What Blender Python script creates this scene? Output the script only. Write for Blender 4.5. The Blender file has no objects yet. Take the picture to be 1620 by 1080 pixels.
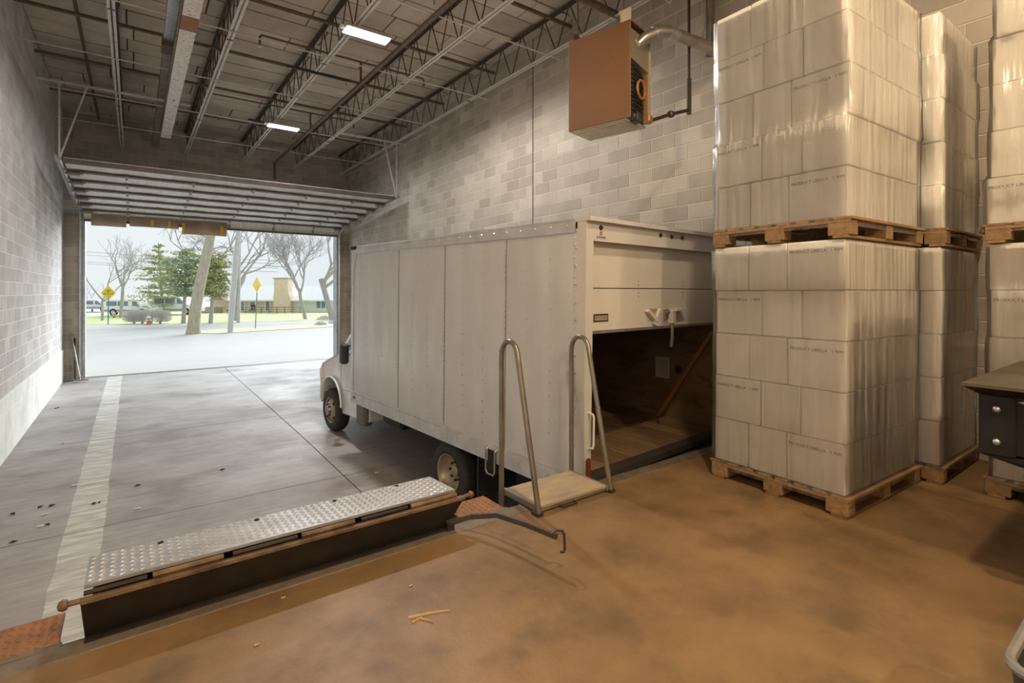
import bpy, math, random
from mathutils import Vector, Matrix, Euler
random.seed(7)
R = math.radians
SC = bpy.context.scene
COL = SC.collection

# ---------------------------------------------------------------- camera
F, HZ, YAW = 815.0, 462.0, 36.3
CH = 1.5
cam_d = bpy.data.cameras.new('camera')
cam_d.sensor_width = 36.0
cam_d.lens = F / 1620.0 * 36.0
cam_d.shift_y = -(540.0 - HZ) / 1620.0
cam_d.clip_start, cam_d.clip_end = 0.05, 500
cam = bpy.data.objects.new('camera', cam_d)
cam.location = (0, 0, CH)
cam.rotation_euler = (R(90), 0, R(-YAW))
COL.objects.link(cam)
SC.camera = cam

# ---------------------------------------------------------------- world, sun, exposure
SC.view_settings.view_transform = 'Standard'
SC.view_settings.look = 'None'
SC.view_settings.gamma = 1.0
SC.view_settings.exposure = 0.0
SC.view_settings.use_curve_mapping = False
world = bpy.data.worlds.new('overcast_sky')
SC.world = world
world.use_nodes = True
wn, wl = world.node_tree.nodes, world.node_tree.links
wn.clear()
w_out = wn.new('ShaderNodeOutputWorld')
w_bg = wn.new('ShaderNodeBackground')
w_tc = wn.new('ShaderNodeTexCoord')
w_no = wn.new('ShaderNodeTexNoise')
w_no.inputs['Scale'].default_value = 1.6
w_no.inputs['Detail'].default_value = 4
w_rp = wn.new('ShaderNodeValToRGB')
w_rp.color_ramp.elements[0].position = 0.3
w_rp.color_ramp.elements[0].color = (0.66, 0.73, 0.77, 1)
w_rp.color_ramp.elements[1].position = 0.7
w_rp.color_ramp.elements[1].color = (0.80, 0.85, 0.86, 1)
w_bg.inputs['Strength'].default_value = 1.12
wl.new(w_tc.outputs['Generated'], w_no.inputs['Vector'])
wl.new(w_no.outputs['Fac'], w_rp.inputs['Fac'])
wl.new(w_rp.outputs['Color'], w_bg.inputs['Color'])
wl.new(w_bg.outputs['Background'], w_out.inputs['Surface'])

sun_d = bpy.data.lights.new('sun', 'SUN')
sun_d.energy = 7.6
sun_d.angle = R(50)
sun_d.color = (0.91, 0.97, 1.0)
sun = bpy.data.objects.new('sun', sun_d)
sun.rotation_euler = Vector((-0.60 * 0.91, -0.80 * 0.91, -0.41)).to_track_quat('-Z', 'Y').to_euler()      # low, veiled, from across the street
COL.objects.link(sun)
LAMP = (1.0, 0.77, 0.50)
LAMP_W = 300.0

# ---------------------------------------------------------------- helpers
_c, _s = math.cos(R(YAW)), math.sin(R(YAW))
def ray(u, v):
    a, b = (u - 810.0) / F, (HZ - v) / F
    return Vector((_s + a * _c, _c - a * _s, b))
def on(axis, val, u, v):
    d = ray(u, v); o = (0, 0, CH)[axis]
    return Vector((0, 0, CH)) + d * ((val - o) / d[axis])
def at_t(u, v, t):
    return Vector((0, 0, CH)) + ray(u, v) * t
def px(p):
    f = p[0] * _s + p[1] * _c
    r = p[0] * _c - p[1] * _s
    if f < 0.05: return None
    return 810 + F * r / f, HZ - F * (p[2] - CH) / f, f
def lin(c):
    return tuple(((x / 255.0) / 12.92 if x / 255.0 < 0.04045 else ((x / 255.0 + 0.055) / 1.055) ** 2.4) for x in c)

class MB:
    def __init__(s): s.v, s.f = [], []
    def add(s, vs, fs, M=None):
        k = len(s.v)
        if M is not None: vs = [M @ Vector(p) for p in vs]
        s.v += [tuple(p) for p in vs]
        s.f += [tuple(i + k for i in f) for f in fs]
        return s
    def box(s, c, d, M=None):
        x, y, z = d[0] / 2, d[1] / 2, d[2] / 2
        vs = [(c[0] + i * x, c[1] + j * y, c[2] + k * z) for i in (-1, 1) for j in (-1, 1) for k in (-1, 1)]
        return s.add(vs, [(0, 1, 3, 2), (4, 6, 7, 5), (0, 4, 5, 1), (2, 3, 7, 6), (0, 2, 6, 4), (1, 5, 7, 3)], M)
    def span(s, a, b, M=None):
        return s.box([(a[i] + b[i]) / 2 for i in range(3)], [abs(b[i] - a[i]) for i in range(3)], M)
    def cham(s, c, d, e=0.01, M=None):
        h = [d[0] / 2, d[1] / 2, d[2] / 2]
        vs, idx = [], {}
        for i in (-1, 1):
            for j in (-1, 1):
                for k in (-1, 1):
                    for ax in range(3):
                        p = [i * h[0], j * h[1], k * h[2]]
                        for q in range(3):
                            if q != ax: p[q] -= (i, j, k)[q] * e
                        idx[(i, j, k, ax)] = len(vs)
                        vs.append([c[q] + p[q] for q in range(3)])
        fs = []
        for ax in range(3):
            o = [q for q in range(3) if q != ax]
            for sg in (-1, 1):
                ring = []
                for (m, n) in ((-1, -1), (1, -1), (1, 1), (-1, 1)):
                    t = [0, 0, 0]; t[ax] = sg; t[o[0]] = m; t[o[1]] = n
                    ring.append(idx[(t[0], t[1], t[2], ax)])
                fs.append(tuple(ring))
        for ax in range(3):                          # edges along ax
            o = [q for q in range(3) if q != ax]
            for m in (-1, 1):
                for n in (-1, 1):
                    t0 = [0, 0, 0]; t0[o[0]] = m; t0[o[1]] = n
                    a = list(t0); a[ax] = -1; b = list(t0); b[ax] = 1
                    fs.append((idx[(*a, o[0])], idx[(*b, o[0])], idx[(*b, o[1])], idx[(*a, o[1])]))
        for i in (-1, 1):
            for j in (-1, 1):
                for k in (-1, 1):
                    fs.append(tuple(idx[(i, j, k, ax)] for ax in range(3)))
        return s.add(vs, fs, M)
    def cyl(s, p0, p1, r0, r1=None, n=8, caps=True, M=None):
        return s.tube([p0, p1], [r0, r0 if r1 is None else r1], n, caps, M)
    def tube(s, pts, r, n=8, caps=True, M=None):
        pts = [Vector(p) for p in pts]
        rs = r if isinstance(r, (list, tuple)) else [r] * len(pts)
        vs, fs = [], []
        T0 = (pts[1] - pts[0]).normalized()
        N = T0.orthogonal().normalized()
        for i, p in enumerate(pts):
            if i == 0: T = T0
            elif i == len(pts) - 1: T = (pts[i] - pts[i - 1]).normalized()
            else: T = ((pts[i + 1] - p).normalized() + (p - pts[i - 1]).normalized()).normalized()
            N = (N - T * N.dot(T))
            N = N.normalized() if N.length > 1e-6 else T.orthogonal().normalized()
            B = T.cross(N)
            for k in range(n):
                a = 2 * math.pi * k / n
                vs.append(p + (N * math.cos(a) + B * math.sin(a)) * rs[i])
        for i in range(len(pts) - 1):
            for k in range(n):
                fs.append((i * n + k, i * n + (k + 1) % n, (i + 1) * n + (k + 1) % n, (i + 1) * n + k))
        if caps:
            fs.append(tuple(range(n - 1, -1, -1)))
            fs.append(tuple(range((len(pts) - 1) * n, len(pts) * n)))
        return s.add(vs, fs, M)
    def prism(s, poly, h0, h1, fr, M=None):          # fr(a, b, h) -> point
        n = len(poly)
        vs = [fr(a, b, h0) for a, b in poly] + [fr(a, b, h1) for a, b in poly]
        fs = [tuple(range(n - 1, -1, -1)), tuple(range(n, 2 * n))]
        fs += [(i, (i + 1) % n, n + (i + 1) % n, n + i) for i in range(n)]
        return s.add(vs, fs, M)
    def lathe(s, prof, n, fr, M=None):               # prof [(r, h)], fr(x, y, h)
        vs, fs = [], []
        for r, h in prof:
            for k in range(n):
                a = 2 * math.pi * k / n
                vs.append(fr(r * math.cos(a), r * math.sin(a), h))
        for i in range(len(prof) - 1):
            for k in range(n):
                fs.append((i * n + k, i * n + (k + 1) % n, (i + 1) * n + (k + 1) % n, (i + 1) * n + k))
        return s.add(vs, fs, M)
    def mesh(s, name, m=None, smooth=False):
        me = bpy.data.meshes.new(name)
        me.from_pydata(s.v, [], s.f)
        me.update()
        if m: me.materials.append(m)
        if smooth:
            me.polygons.foreach_set('use_smooth', [True] * len(me.polygons))
            try: me.set_sharp_from_angle(angle=R(40))
            except Exception: pass
        return me
    def build(s, name, m=None, parent=None, smooth=False, world=False, kind=None):
        return link(name, s.mesh(name, m, smooth), parent, world, kind)

def link(name, me, parent=None, world=False, kind=None, loc=None):
    o = bpy.data.objects.new(name, me)
    COL.objects.link(o)
    if parent:
        o.parent = parent
        if world: o.location = -parent.location
    if loc is not None: o.location = loc
    if kind: o['kind'] = kind
    return o
def tag(o, label, cat, group=None, kind=None):
    o['label'] = label; o['category'] = cat
    if group: o['group'] = group
    if kind: o['kind'] = kind
    return o
def thing(name, label, cat, loc=(0, 0, 0), rz=0, group=None):
    o = bpy.data.objects.new(name, None); COL.objects.link(o)
    o.location = loc; o.rotation_euler = (0, 0, rz); o.empty_display_size = 0.1
    return tag(o, label, cat, group)
def struct(o, label=None):
    o['kind'] = 'structure'
    if label: o['label'] = label
    return o
def copy_tree(o, parent=None):
    c = o.copy(); COL.objects.link(c); c.parent = parent
    for ch in list(o.children): copy_tree(ch, c)
    return c
def bevel(o, w=0.01, seg=2):
    m = o.modifiers.new('bevel', 'BEVEL'); m.width = w; m.segments = seg; m.limit_method = 'ANGLE'; m.angle_limit = R(35)
    return o
TXT = {}
def text(name, body, size, m, parent, M, extrude=0.0005, align='CENTER'):
    cu = bpy.data.curves.new(name, 'FONT')
    cu.body = body; cu.size = size; cu.align_x = align; cu.align_y = 'CENTER'; cu.extrude = extrude
    cu.resolution_u = 2
    cu.materials.append(m)
    key = (body, size)
    if key not in TXT:
        o = bpy.data.objects.new(name, cu); COL.objects.link(o)
        dg = bpy.context.evaluated_depsgraph_get(); dg.update()
        TXT[key] = bpy.data.meshes.new_from_object(o.evaluated_get(dg))
        bpy.data.objects.remove(o)
    o = bpy.data.objects.new(name, TXT[key]); COL.objects.link(o)
    o.parent = parent
    o.matrix_local = M
    return o
def frame(origin, ex, ey):                           # matrix with local x, y axes ex, ey
    ex, ey = Vector(ex).normalized(), Vector(ey).normalized()
    ez = ex.cross(ey)
    return Matrix(((ex.x, ey.x, ez.x, origin[0]), (ex.y, ey.y, ez.y, origin[1]), (ex.z, ey.z, ez.z, origin[2]), (0, 0, 0, 1)))

# ---------------------------------------------------------------- materials
def mat(name, c, rough=0.6, metal=0.0, c2=None, ns=3.0, nd=5.0, lo=0.35, hi=0.65, stretch=(1, 1, 1),
        rnd=0.0, bump=0.0, bs=60.0, spec=0.5, alpha=None, emit=None, c3=None, n3=9.0, lo3=0.55, hi3=0.7, rvar=0.0):
    m = bpy.data.materials.new(name); m.use_nodes = True
    N, L = m.node_tree.nodes, m.node_tree.links
    b = N['Principled BSDF']
    c = tuple(c)[:3]
    b.inputs['Base Color'].default_value = (*c, 1)
    b.inputs['Roughness'].default_value = rough
    b.inputs['Metallic'].default_value = metal
    b.inputs['Specular IOR Level'].default_value = spec
    if emit:
        b.inputs['Emission Color'].default_value = (*emit[0], 1)
        b.inputs['Emission Strength'].default_value = emit[1]
    geo = None; col = None
    if c2 or bump or c3:
        geo = N.new('ShaderNodeNewGeometry')
        mp = N.new('ShaderNodeMapping'); mp.inputs['Scale'].default_value = stretch
        L.new(geo.outputs['Position'], mp.inputs['Vector'])
    if c2:
        no = N.new('ShaderNodeTexNoise'); no.inputs['Scale'].default_value = ns; no.inputs['Detail'].default_value = nd
        no.inputs['Roughness'].default_value = 0.65
        L.new(mp.outputs['Vector'], no.inputs['Vector'])
        rp = N.new('ShaderNodeValToRGB')
        rp.color_ramp.elements[0].position = lo; rp.color_ramp.elements[0].color = (*c, 1)
        rp.color_ramp.elements[1].position = hi; rp.color_ramp.elements[1].color = (*tuple(c2)[:3], 1)
        L.new(no.outputs['Fac'], rp.inputs['Fac'])
        col = rp.outputs['Color']
        if rvar:
            mr = N.new('ShaderNodeMapRange')
            mr.inputs['To Min'].default_value = rough - rvar; mr.inputs['To Max'].default_value = rough + rvar
            mr.inputs['From Min'].default_value = 0.3; mr.inputs['From Max'].default_value = 0.7
            L.new(no.outputs['Fac'], mr.inputs['Value']); L.new(mr.outputs['Result'], b.inputs['Roughness'])
    if c3:
        n3n = N.new('ShaderNodeTexNoise'); n3n.inputs['Scale'].default_value = n3; n3n.inputs['Detail'].default_value = 6
        L.new(mp.outputs['Vector'], n3n.inputs['Vector'])
        r3 = N.new('ShaderNodeValToRGB')
        r3.color_ramp.elements[0].position = lo3; r3.color_ramp.elements[0].color = (0, 0, 0, 1)
        r3.color_ramp.elements[1].position = hi3; r3.color_ramp.elements[1].color = (1, 1, 1, 1)
        L.new(n3n.outputs['Fac'], r3.inputs['Fac'])
        mx = N.new('ShaderNodeMix'); mx.data_type = 'RGBA'
        L.new(r3.outputs['Color'], mx.inputs['Factor'])
        if col: L.new(col, mx.inputs['A'])
        else: mx.inputs['A'].default_value = (*c, 1)
        mx.inputs['B'].default_value = (*tuple(c3)[:3], 1)
        col = mx.outputs['Result']
    if rnd:
        oi = N.new('ShaderNodeObjectInfo')
        g2 = geo or N.new('ShaderNodeNewGeometry')
        ad = N.new('ShaderNodeMath'); ad.operation = 'ADD'
        L.new(oi.outputs['Random'], ad.inputs[0]); L.new(g2.outputs['Random Per Island'], ad.inputs[1])
        fr = N.new('ShaderNodeMath'); fr.operation = 'FRACT'; L.new(ad.outputs[0], fr.inputs[0])
        mr = N.new('ShaderNodeMapRange'); mr.inputs['To Min'].default_value = 1 - rnd; mr.inputs['To Max'].default_value = 1 + rnd
        L.new(fr.outputs[0], mr.inputs['Value'])
        mu = N.new('ShaderNodeVectorMath'); mu.operation = 'SCALE'
        if col: L.new(col, mu.inputs[0])
        else: mu.inputs[0].default_value = c
        L.new(mr.outputs['Result'], mu.inputs['Scale'])
        col = mu.outputs[0]
    if col: L.new(col, b.inputs['Base Color'])
    if bump:
        nb = N.new('ShaderNodeTexNoise'); nb.inputs['Scale'].default_value = bs; nb.inputs['Detail'].default_value = 5
        L.new(mp.outputs['Vector'], nb.inputs['Vector'])
        bp = N.new('ShaderNodeBump'); bp.inputs['Strength'].default_value = bump; bp.inputs['Distance'].default_value = 0.01
        L.new(nb.outputs['Fac'], bp.inputs['Height']); L.new(bp.outputs['Normal'], b.inputs['Normal'])
    if alpha is not None: b.inputs['Alpha'].default_value = alpha
    m.diffuse_color = (*c, 1)
    return m

def stretch_wrap_material():
    m = bpy.data.materials.new('stretch_film'); m.use_nodes = True
    N, L = m.node_tree.nodes, m.node_tree.links
    N.clear()
    out = N.new('ShaderNodeOutputMaterial')
    geo = N.new('ShaderNodeNewGeometry')
    mp = N.new('ShaderNodeMapping'); mp.inputs['Scale'].default_value = (16, 16, 0.9)
    L.new(geo.outputs['Position'], mp.inputs['Vector'])
    no = N.new('ShaderNodeTexNoise'); no.inputs['Scale'].default_value = 1.0; no.inputs['Detail'].default_value = 4
    L.new(mp.outputs['Vector'], no.inputs['Vector'])
    bp = N.new('ShaderNodeBump'); bp.inputs['Strength'].default_value = 0.55; bp.inputs['Distance'].default_value = 0.03
    L.new(no.outputs['Fac'], bp.inputs['Height'])
    tr = N.new('ShaderNodeBsdfTransparent'); tr.inputs['Color'].default_value = (0.97, 0.96, 0.94, 1)
    gl = N.new('ShaderNodeBsdfGlossy'); gl.inputs['Roughness'].default_value = 0.22; gl.inputs['Color'].default_value = (1, 1, 1, 1)
    df = N.new('ShaderNodeBsdfDiffuse'); df.inputs['Color'].default_value = (0.8, 0.78, 0.75, 1)
    L.new(bp.outputs['Normal'], gl.inputs['Normal'])
    fr = N.new('ShaderNodeFresnel'); fr.inputs['IOR'].default_value = 1.45
    L.new(bp.outputs['Normal'], fr.inputs['Normal'])
    mr = N.new('ShaderNodeMapRange')
    mr.inputs['From Min'].default_value = 0.35; mr.inputs['From Max'].default_value = 0.7
    mr.inputs['To Min'].default_value = 0.04; mr.inputs['To Max'].default_value = 0.17
    L.new(no.outputs['Fac'], mr.inputs['Value'])
    m1 = N.new('ShaderNodeMixShader'); L.new(mr.outputs['Result'], m1.inputs['Fac'])
    L.new(tr.outputs[0], m1.inputs[1]); L.new(df.outputs[0], m1.inputs[2])
    m2 = N.new('ShaderNodeMixShader'); L.new(fr.outputs[0], m2.inputs['Fac'])
    L.new(m1.outputs[0], m2.inputs[1]); L.new(gl.outputs[0], m2.inputs[2])
    L.new(m2.outputs[0], out.inputs['Surface'])
    return m
FILM = stretch_wrap_material()

BLOCK_L = mat('painted_block_grey', (0.60, 0.58, 0.555), 0.8, c2=(0.47, 0.445, 0.425), ns=1.3, rnd=0.13, bump=0.25, bs=120)
BLOCK_R = mat('block_tan', (0.47, 0.425, 0.365), 0.85, c2=(0.385, 0.34, 0.285), ns=1.1, rnd=0.16, bump=0.3, bs=120)
MORTAR_L = mat('mortar_pale', (0.90, 0.88, 0.85), 0.9)
MORTAR_R = mat('mortar_tan', (0.60, 0.55, 0.48), 0.9)
FOUND = mat('whitewashed_concrete', (0.84, 0.86, 0.81), 0.85, c2=(0.58, 0.57, 0.53), ns=1.6, lo=0.45, hi=0.8, bump=0.3, bs=30)
DECKP = mat('roof_deck_panel', (0.60, 0.52, 0.43), 0.95, c2=(0.46, 0.39, 0.31), ns=1.5, rnd=0.12, bump=0.4, bs=60)
SEAM = mat('deck_seam_dark', (0.07, 0.05, 0.035), 0.9)
DOCK = mat('dock_concrete', (0.255, 0.155, 0.073), 0.5, c2=(0.155, 0.092, 0.042), ns=2.0, nd=8, lo=0.36, hi=0.66, bump=0.1, bs=40,
           c3=(0.125, 0.08, 0.04), n3=3.2, lo3=0.53, hi3=0.72, rvar=0.1)
STEEL_W = mat('joist_white_paint', (0.62, 0.60, 0.56), 0.5, c2=(0.4, 0.36, 0.3), ns=8, lo=0.5, hi=0.8)
STEEL_B = mat('joist_brown_steel', (0.10, 0.075, 0.055), 0.6, c2=(0.06, 0.045, 0.035), ns=8)
PIPE_B = mat('brown_pipe', (0.16, 0.10, 0.065), 0.5, c2=(0.09, 0.06, 0.04), ns=12)
GALV = mat('galvanised_steel', (0.55, 0.57, 0.58), 0.38, 0.8, c2=(0.42, 0.43, 0.44), ns=15)
GREYST = mat('grey_steel', (0.36, 0.35, 0.33), 0.45, 0.6, c2=(0.27, 0.25, 0.23), ns=9)
BLACKST = mat('black_steel', (0.03, 0.03, 0.034), 0.5, 0.2, c2=(0.05, 0.045, 0.042), ns=6)
RUBBER = mat('tyre_rubber', (0.022, 0.022, 0.022), 0.75, c2=(0.04, 0.038, 0.035), ns=20)
WOOD = mat('pallet_wood', (0.31, 0.19, 0.09), 0.75, c2=(0.19, 0.11, 0.05), ns=5, stretch=(1, 5, 6), rnd=0.18, bump=0.2, bs=40)
PLY = mat('plywood', (0.42, 0.32, 0.19), 0.65, c2=(0.30, 0.24, 0.16), ns=4, stretch=(1, 4, 1), c3=(0.22, 0.19, 0.16), n3=2.5, lo3=0.5, hi3=0.75)
CARTON = mat('white_carton', (0.80, 0.77, 0.72), 0.7, c2=(0.70, 0.67, 0.62), ns=2.2, rnd=0.05)
INK = mat('print_ink', (0.10, 0.09, 0.09), 0.7)
BLACK = mat('flat_black', (0.012, 0.012, 0.012), 0.8)
DOORSKIN = mat('door_back_sheet', (0.82, 0.80, 0.75), 0.6, c2=(0.66, 0.63, 0.58), ns=3, stretch=(3, 1, 1))
DOORRAIL = mat('door_rail_brown', (0.16, 0.13, 0.105), 0.6, c2=(0.11, 0.085, 0.07), ns=5)
TARP = mat('brown_tarp', (0.60, 0.50, 0.39), 0.8, c2=(0.46, 0.37, 0.27), ns=2.5, bump=0.5, bs=5)
def cloth_translucent(m):
    N, L = m.node_tree.nodes, m.node_tree.links
    b = N['Principled BSDF']; out = [n for n in N if n.type == 'OUTPUT_MATERIAL'][0]
    tl = N.new('ShaderNodeBsdfTranslucent'); mx = N.new('ShaderNodeMixShader'); mx.inputs['Fac'].default_value = 0.5
    L.new(b.inputs['Base Color'].links[0].from_socket, tl.inputs['Color'])
    L.new(b.outputs[0], mx.inputs[1]); L.new(tl.outputs[0], mx.inputs[2]); L.new(mx.outputs[0], out.inputs['Surface'])
cloth_translucent(TARP)
YELLOW = mat('yellow_paint', (0.75, 0.45, 0.03), 0.6)
WHITEP = mat('white_paint', (0.70, 0.69, 0.66), 0.45)
# ================================================================= the room
XL, XR, YD, YB, ZC = -1.5, 6.1, 18.03, -9.0, 6.3
YE = 2.9                                             # dock edge
DOOR = (-1.07, 5.69, 3.55)                           # opening x0, x1, top
def pit(x, y):
    pts = [(2.9, -1.03), (5.0, -1.0), (9.0, -0.91), (13.0, -0.87), (18.03, -0.83), (400, -0.83)]
    for (a, za), (b, zb) in zip(pts, pts[1:]):
        if y <= b: return za + (zb - za) * max(0, (y - a)) / (b - a)
    return -0.83

def block_wall(parent, O, eu, n, ranges, zr, m, vis, holes=(), maxn=300, ch=0.2075, bl=0.415, off=0.0):
    O, eu, n = Vector(O), Vector(eu), Vector(n)
    meshes, items = {}, []
    g = 0.011
    k0 = 0; z = zr[0]
    while z < zr[1] - 0.05:
        h = min(ch, zr[1] - z)
        for (U0, U1) in ranges:
            u = U0 - bl - (bl / 2 if k0 % 2 else 0) + off
            while u < U1:
                a, b = max(u, U0), min(u + bl, U1)
                u += bl
                if b - a < 0.05: continue
                segs = [(a, b)]
                for (ha, hb, hz) in holes:
                    if z + h / 2 < hz:
                        ns = []
                        for (p, q) in segs:
                            if q <= ha or p >= hb: ns.append((p, q)); continue
                            if p < ha: ns.append((p, ha))
                            if q > hb: ns.append((hb, q))
                        segs = ns
                for (p, q) in segs:
                    if q - p < 0.04: continue
                    items.append(((p + q) / 2, z + h / 2, round(q - p - g, 3), round(h - g, 3)))
        z += ch; k0 += 1
    def area(it):
        c = O + eu * it[0] + Vector((0, 0, it[1]))
        p = px(c)
        if not p or not vis(p[0], p[1], c): return 0
        q0, q1 = px(c - eu * it[2] / 2), px(c + eu * it[2] / 2)
        return abs(q1[0] - q0[0]) * it[3] * F / p[2] if q0 and q1 else 0
    items.sort(key=area, reverse=True)
    rest = MB()
    dep = 0.03
    def shape(mb, c, w, h):
        proud = 0.006
        ce = c + n * (proud - dep / 2)
        d = Vector((abs(eu.x) * w + abs(n.x) * dep, abs(eu.y) * w + abs(n.y) * dep, h))
        mb.cham(ce, d, 0.004)
    for i, it in enumerate(items):
        c = O + eu * it[0] + Vector((0, 0, it[1]))
        if i < maxn and area(it) > 60:
            key = it[2:]
            if key not in meshes:
                mb = MB(); shape(mb, Vector((0, 0, 0)), *key); meshes[key] = mb.mesh('concrete_block', m)
            link('concrete_block', meshes[key], parent, loc=c)
        else:
            w, h = it[2], it[3]
            d = 0.006
            e1, e2 = eu * w / 2, Vector((0, 0, h / 2))
            k1, k2 = eu * (w / 2 - 0.004), Vector((0, 0, h / 2 - 0.004))
            vs = [c - e1 - e2, c + e1 - e2, c + e1 + e2, c - e1 + e2,
                  c - k1 - k2 + n * d, c + k1 - k2 + n * d, c + k1 + k2 + n * d, c - k1 + k2 + n * d]
            rest.add(vs, [(4, 5, 6, 7), (0, 1, 5, 4), (1, 2, 6, 5), (2, 3, 7, 6), (3, 0, 4, 7)])
    if rest.v: rest.build('concrete_block_courses', m, parent, kind='stuff')

# ---- right wall
wr = MB(); wr.span((XR, YB, -1.2), (XR + 0.2, YD + 0.3, ZC + 0.2))
wall_right = struct(wr.build('wall_right', MORTAR_R), 'long tan concrete block wall behind the truck and pallets')
def vis_r(u, v, c):
    if not (0 < v < 1080 and u < 1620): return False
    if 553 < u < 1126: return v < 395 - 0.143 * (u - 557) if u < 921 else v < 372
    return 1540 < u < 1600 and v < 580
block_wall(wall_right, (XR, 0, 0), (0, 1, 0), (-1, 0, 0), [(0.3, 7.62), (7.645, YD)], (-1.04, ZC), BLOCK_R, vis_r)
MB().span((XR - 0.002, 7.62, -1.0), (XR + 0.01, 7.645, ZC)).build('expansion_joint', SEAM, wall_right)

# ---- left wall
wl_ = MB(); wl_.span((XL - 0.2, YB, -0.02), (XL, YD + 0.3, ZC + 0.2))
wall_left = struct(wl_.build('wall_left', MORTAR_L), 'grey painted concrete block wall on a whitewashed footing')
def vis_l(u, v, c): return 0 < u < 110 and 0 < v < 700
block_wall(wall_left, (XL, 0, 0), (0, 1, 0), (1, 0, 0), [(5.0, YD)], (0.0, ZC), BLOCK_L, vis_l, off=0.1)
fy = 2.95; k = 0
while fy < YD:
    fe = min(fy + 2.44, YD)
    MB().cham((XL - 0.08, (fy + fe) / 2, -0.115), (0.2, fe - fy - 0.01, 0.22), 0.006).build('footing_panel', FOUND, wall_left)
    MB().cham((XL - 0.08, (fy + fe) / 2 , -0.67), (0.2, fe - fy - 0.01, 0.88), 0.006).build('footing_panel', FOUND, wall_left)
    fy = fe

# ---- door wall
WD = MB()
WD.span((XL - 0.2, YD, -1.2), (DOOR[0], YD + 0.3, ZC + 0.2)); WD.span((DOOR[1], YD, -1.2), (XR + 0.2, YD + 0.3, ZC + 0.2))
WD.span((DOOR[0], YD, DOOR[2]), (DOOR[1], YD + 0.3, ZC + 0.2))
wall_front = struct(WD.build('wall_front', MORTAR_R), 'block wall around the open overhead doorway')
block_wall(wall_front, (0, YD, 0), (1, 0, 0), (0, -1, 0), [(XL, XR)], (-0.84, ZC), BLOCK_R,
           lambda u, v, c: (98 < u < 133 or 533 < u < 556) and 300 < v < 610, holes=[(DOOR[0], DOOR[1], DOOR[2])], maxn=120)
# steel jambs and head
JAMB = mat('jamb_steel', (0.50, 0.52, 0.53), 0.45, 0.4, c2=(0.33, 0.31, 0.30), ns=4)
jm = MB()
jm.span((DOOR[0] - 0.05, YD - 0.05, -0.84), (DOOR[0] + 0.02, YD + 0.34, DOOR[2]))
trim_1 = struct(bevel(jm.build('trim_1', JAMB), 0.006), 'steel jamb lining the left side of the doorway')
jm = MB(); jm.span((DOOR[1] - 0.02, YD - 0.05, -0.84), (DOOR[1] + 0.06, YD + 0.34, DOOR[2]))
trim_2 = struct(bevel(jm.build('trim_2', JAMB), 0.006), 'pale steel jamb lining the right side of the doorway')

# ---- back wall (behind the camera)
wb = MB().span((XL - 0.2, YB - 0.2, 0), (XR + 0.2, YB, ZC + 0.2)).build('wall_back', MORTAR_R); struct(wb)

# ---- dock floor
fl = MB()
fl.span((XL, YB, -1.15), (XR, YE - 0.12, 0.0))
floor = struct(fl.build('floor', DOCK), 'stained brown concrete loading dock floor')
EDGE = mat('dock_edge_steel', (0.25, 0.21, 0.17), 0.5, 0.4, c2=(0.17, 0.13, 0.09), ns=7, rvar=0.1)
de = MB(); de.span((XL, YE - 0.12, -0.12), (XR, YE, 0.004))
struct(bevel(de.build('trim_3', EDGE), 0.006), 'steel angle nosing along the dock edge')
df_ = MB(); df_.span((XL, YE - 0.14, -1.15), (XR, YE - 0.02, -0.12))
struct(df_.build('wall_dock', FOUND), 'concrete face of the dock below the floor edge')

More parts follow.
